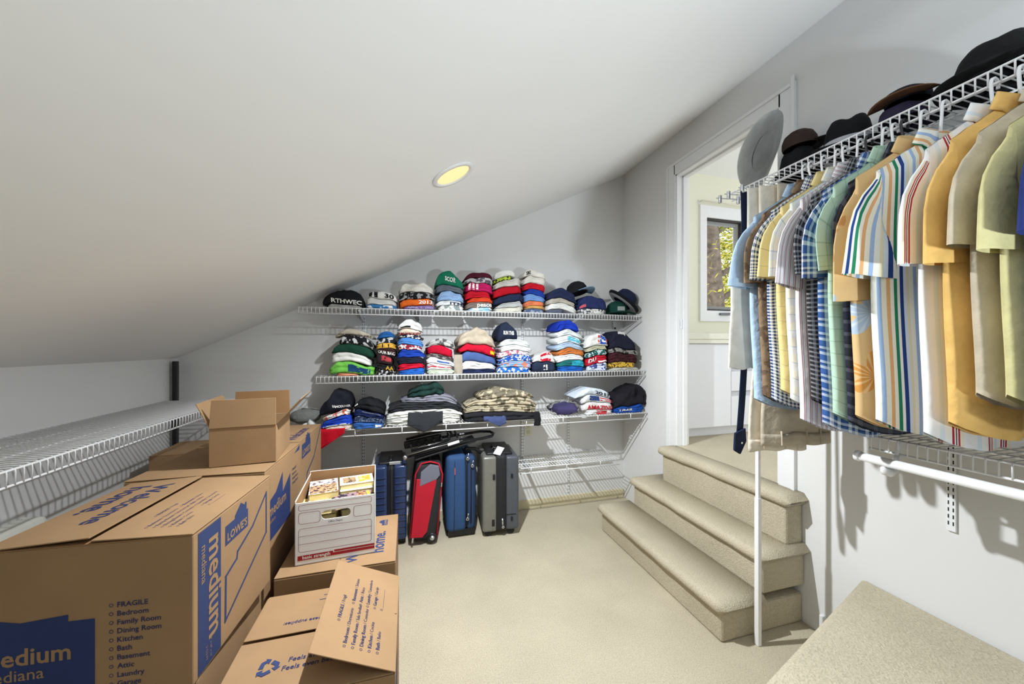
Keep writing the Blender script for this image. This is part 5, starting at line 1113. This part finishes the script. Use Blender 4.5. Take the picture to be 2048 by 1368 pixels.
trousers('khaki trousers hung upside down, waistband lowest behind the white pair', 1.69, 1.25, 2.14, 1.16, .2, .36, (196, 184, 164), rot=-8, seed=1)
t = trousers('off-white trousers hung by the cuffs, buttoned waistband at the bottom', 1.63, 1.289, 2.15, 1.2, .19, .3, (226, 216, 198), rot=-8, seed=2)
MB().lathe([(.011, -.003), (.011, .002), (0, .003)], 14, lambda a, b_, c: (.03+a, -.014-c, -1.07+b_)).build('button', mat('dark button', (70, 52, 44), .4), t, smooth=True)
MB().tube([(-.03, -.012, -1.1), (.03, -.015, -1.06), (.09, -.012, -1.04)], .004, 5).build('fly_edge', fab((236, 228, 212)), t)
trousers('light cream trousers with the leg folded at mid height', 1.605, 1.324, 2.15, .72, .2, .22, (224, 220, 210), rot=-8, seed=3, band=False)
trousers('pale stone shorts hanging behind the light blue shirt', 1.425, 1.275, 1.78, .46, .14, .17, (206, 202, 192), rot=-8, seed=4, band=False)
t = thing('navy_belt', 'navy belt with pointed tip hanging beside the pale trousers', 'belt', (1.505, 1.353, 2.14))
MB().grid(4, 22, lambda u, v: (lerp(-.018, .018, u)+.035*math.sin(v*2.6)-.045*v, .004*math.sin(u*3), -1.15*v)).build('strap', fab((32, 42, 66)), t, smooth=True, solid=.004)
MB().prism([(-.035, -1.2), (.0, -1.22), (.035, -1.16), (.03, -1.1), (-.03, -1.12)], -.006, .006, lambda a, b_, c: (a-.03, c-.006, b_)).build('tip', fab((30, 38, 60)), t, bevel=.004)
MB().lathe([(.005, -.002), (.005, .002), (0, .002)], 10, lambda a, b_, c: (-.03+a, -.016-c, -1.165+b_)).build('stud', M_CHROME, t)
# bare clip hangers at the end
for k, (y, mm, lb) in enumerate(((slot(1.455), M_CHROME, 'bright metal clip hanger holding the belt and cream trousers'), (slot(1.40), M_CHROME, 'bright metal clip hanger nearest the shelf end'), (slot(1.345), M_CHROME, 'bright metal clip hanger holding the off-white trousers'))):
    t = thing('clip_hanger', lb, 'hanger', (RX-.006, y, RZ), math.radians(-8), 'hangers on the upper right shelf')
    MB().tube([(.016, 0, -.01), (.014, 0, .012), (0, 0, .016), (-.012, 0, .006), (-.01, 0, -.03)], .0022, 6).tube([(-.17, 0, -.03), (.12, 0, -.03)], .003, 6).build('hook_and_bar', mm, t, smooth=True)
    for x in (-.15, -.05, .1): MB().box((x, 0, -.035), (.014, .012, .04)).build('clip', M_BLACKP if x > 0 else mm, t, bevel=.003)

# ------------------------------------------------------------------ hats on the upper right shelf
ZH = 2.238
def hat(label, c, rot, rgb, R, r, h, dent=.02, band=None, sx=1.0, curl=.03, brim_rgb=None, droop=0.0):
    t = thing('brimmed_hat', label, 'hat', c, rot=rot)
    def cf(x, y, z): 
        k = max(0, z/h); return (x*sx*(1-.12*k), y*(1-.22*k*k), z-dent*math.exp(-(y/.03)**2)*(1 if z > h*.8 else 0)+.003*nz(x*14, y*14, z*9))
    MB().lathe([(r, 0), (r*1.0, h*.4), (r*.96, h*.75), (r*.86, h*.93), (r*.6, h), (r*.3, h), (0, h)], 30, cf, cap=False).build('crown', fab(rgb), t, smooth=True)
    bf = lambda x, y, z: (x*sx, y, z+curl*(abs(y)/R)**3-droop*(abs(x)/R)**2+.004*nz(x*9, y*9, 2))
    MB().lathe([(r*.98, .006), (lerp(r, R, .5), .002), (R, .006), (R*1.005, .003), (R, .0), (lerp(r, R, .5), -.003), (r*.96, 0)], 40, bf, cap=False).build('brim', fab(brim_rgb or rgb), t, smooth=True)
    if band: MB().lathe([(r*1.012, .004), (r*1.016, .036), (r*1.0, .038)], 30, cf, cap=False).build('hat_band', fab(band), t, smooth=True)
    return t
hat('black fedora with a pale grey band on the upper right shelf', (1.80, 1.115, ZH+.012), (.0, -.04, math.radians(35)), (26, 27, 30), .122, .082, .135, band=(176, 178, 184), curl=.02)
hat('black wide-brimmed hat, the largest on the upper right shelf', (1.80, .70, ZH+.022), (.0, .08, math.radians(20)), (30, 31, 32), .14, .1, .115, dent=.01, sx=1.03, curl=.012)
hat('dark hat standing behind the grey sun hat', (1.83, 1.345, ZH+.01), (.0, .0, 0), (28, 28, 31), .1, .076, .13, curl=.01)
ax = Vector((-.306, .848, .43)).normalized(); e = Vector((0, 0, 1)).rotation_difference(ax).to_euler()
t = hat('floppy light grey sun hat standing on its brim at the shelf end', (1.765, 1.475, 2.422), tuple(e), (172, 174, 172), .185, .09, .075, dent=.0, sx=.95, curl=-.01, brim_rgb=(188, 190, 188), droop=-.015)
MB().lathe([(.09, -.002), (.06, -.003), (0, -.003)], 24, lambda x, y, z: (x*.95, y, z), cap=False).build('lining', fab((180, 182, 180)), t, smooth=True)
cap('brown leather cap on top of the dark hat', (1.83, 1.335, ZH+.143), math.radians(60), (62, 50, 46), (44, 40, 42), s=.72, tilt=-.1)
cap('dark purple cap slumped beside the fedora', (1.775, .92, ZH+.012), math.radians(90), (48, 42, 62), (36, 33, 46), s=.72, soft=1.0)
cap('black and brown cap stacked on the purple one', (1.79, .915, ZH+.082), math.radians(-80), (30, 30, 36), (112, 82, 62), s=.68, soft=.6)
# added fill lamp, unseen behind the camera, put in to brighten the ceiling
TH = .95
t = thing('torchiere_lamp', 'added fill lamp with an upward bowl, unseen behind the viewer', 'floor lamp', (FILL[0], FILL[1], 0))
MB().lathe([(0, 0), (.13, 0), (.13, .012), (.02, .03), (0, .03)], 28).build('base', M_BLACKP, t, smooth=True)
MB().tube([(0, 0, .02), (0, 0, TH-.1)], .012, 10).build('pole', M_BLACKP, t, smooth=True)
MB().lathe([(.02, TH-.12), (.06, TH-.1), (.1, TH-.05), (.11, TH-.01), (.105, TH-.01), (.095, TH-.045), (.055, TH-.09), (0, TH-.1)], 28, cap=False).build('bowl', M_BLACKP, t, smooth=True)
MB().lathe([(.0, TH-.08), (.03, TH-.07), (.035, TH-.04), (.02, TH-.02), (0, TH-.015)], 16, cap=False).build('bulb', emit_mat('frosted bulb', (255, 246, 230), 4), t, smooth=True)
l = bpy.data.lights.new('lamp', 'SPOT'); l.energy = FILL_POWER; l.spot_size = math.radians(115); l.spot_blend = .9; l.shadow_soft_size = .1; l.color = FILL_RGB
lo = bpy.data.objects.new('lamp', l); COL.objects.link(lo); lo.parent = t; lo.location = (0, 0, TH)
lo.rotation_euler = Vector(FILL_AIM).to_track_quat('-Z', 'Y').to_euler()
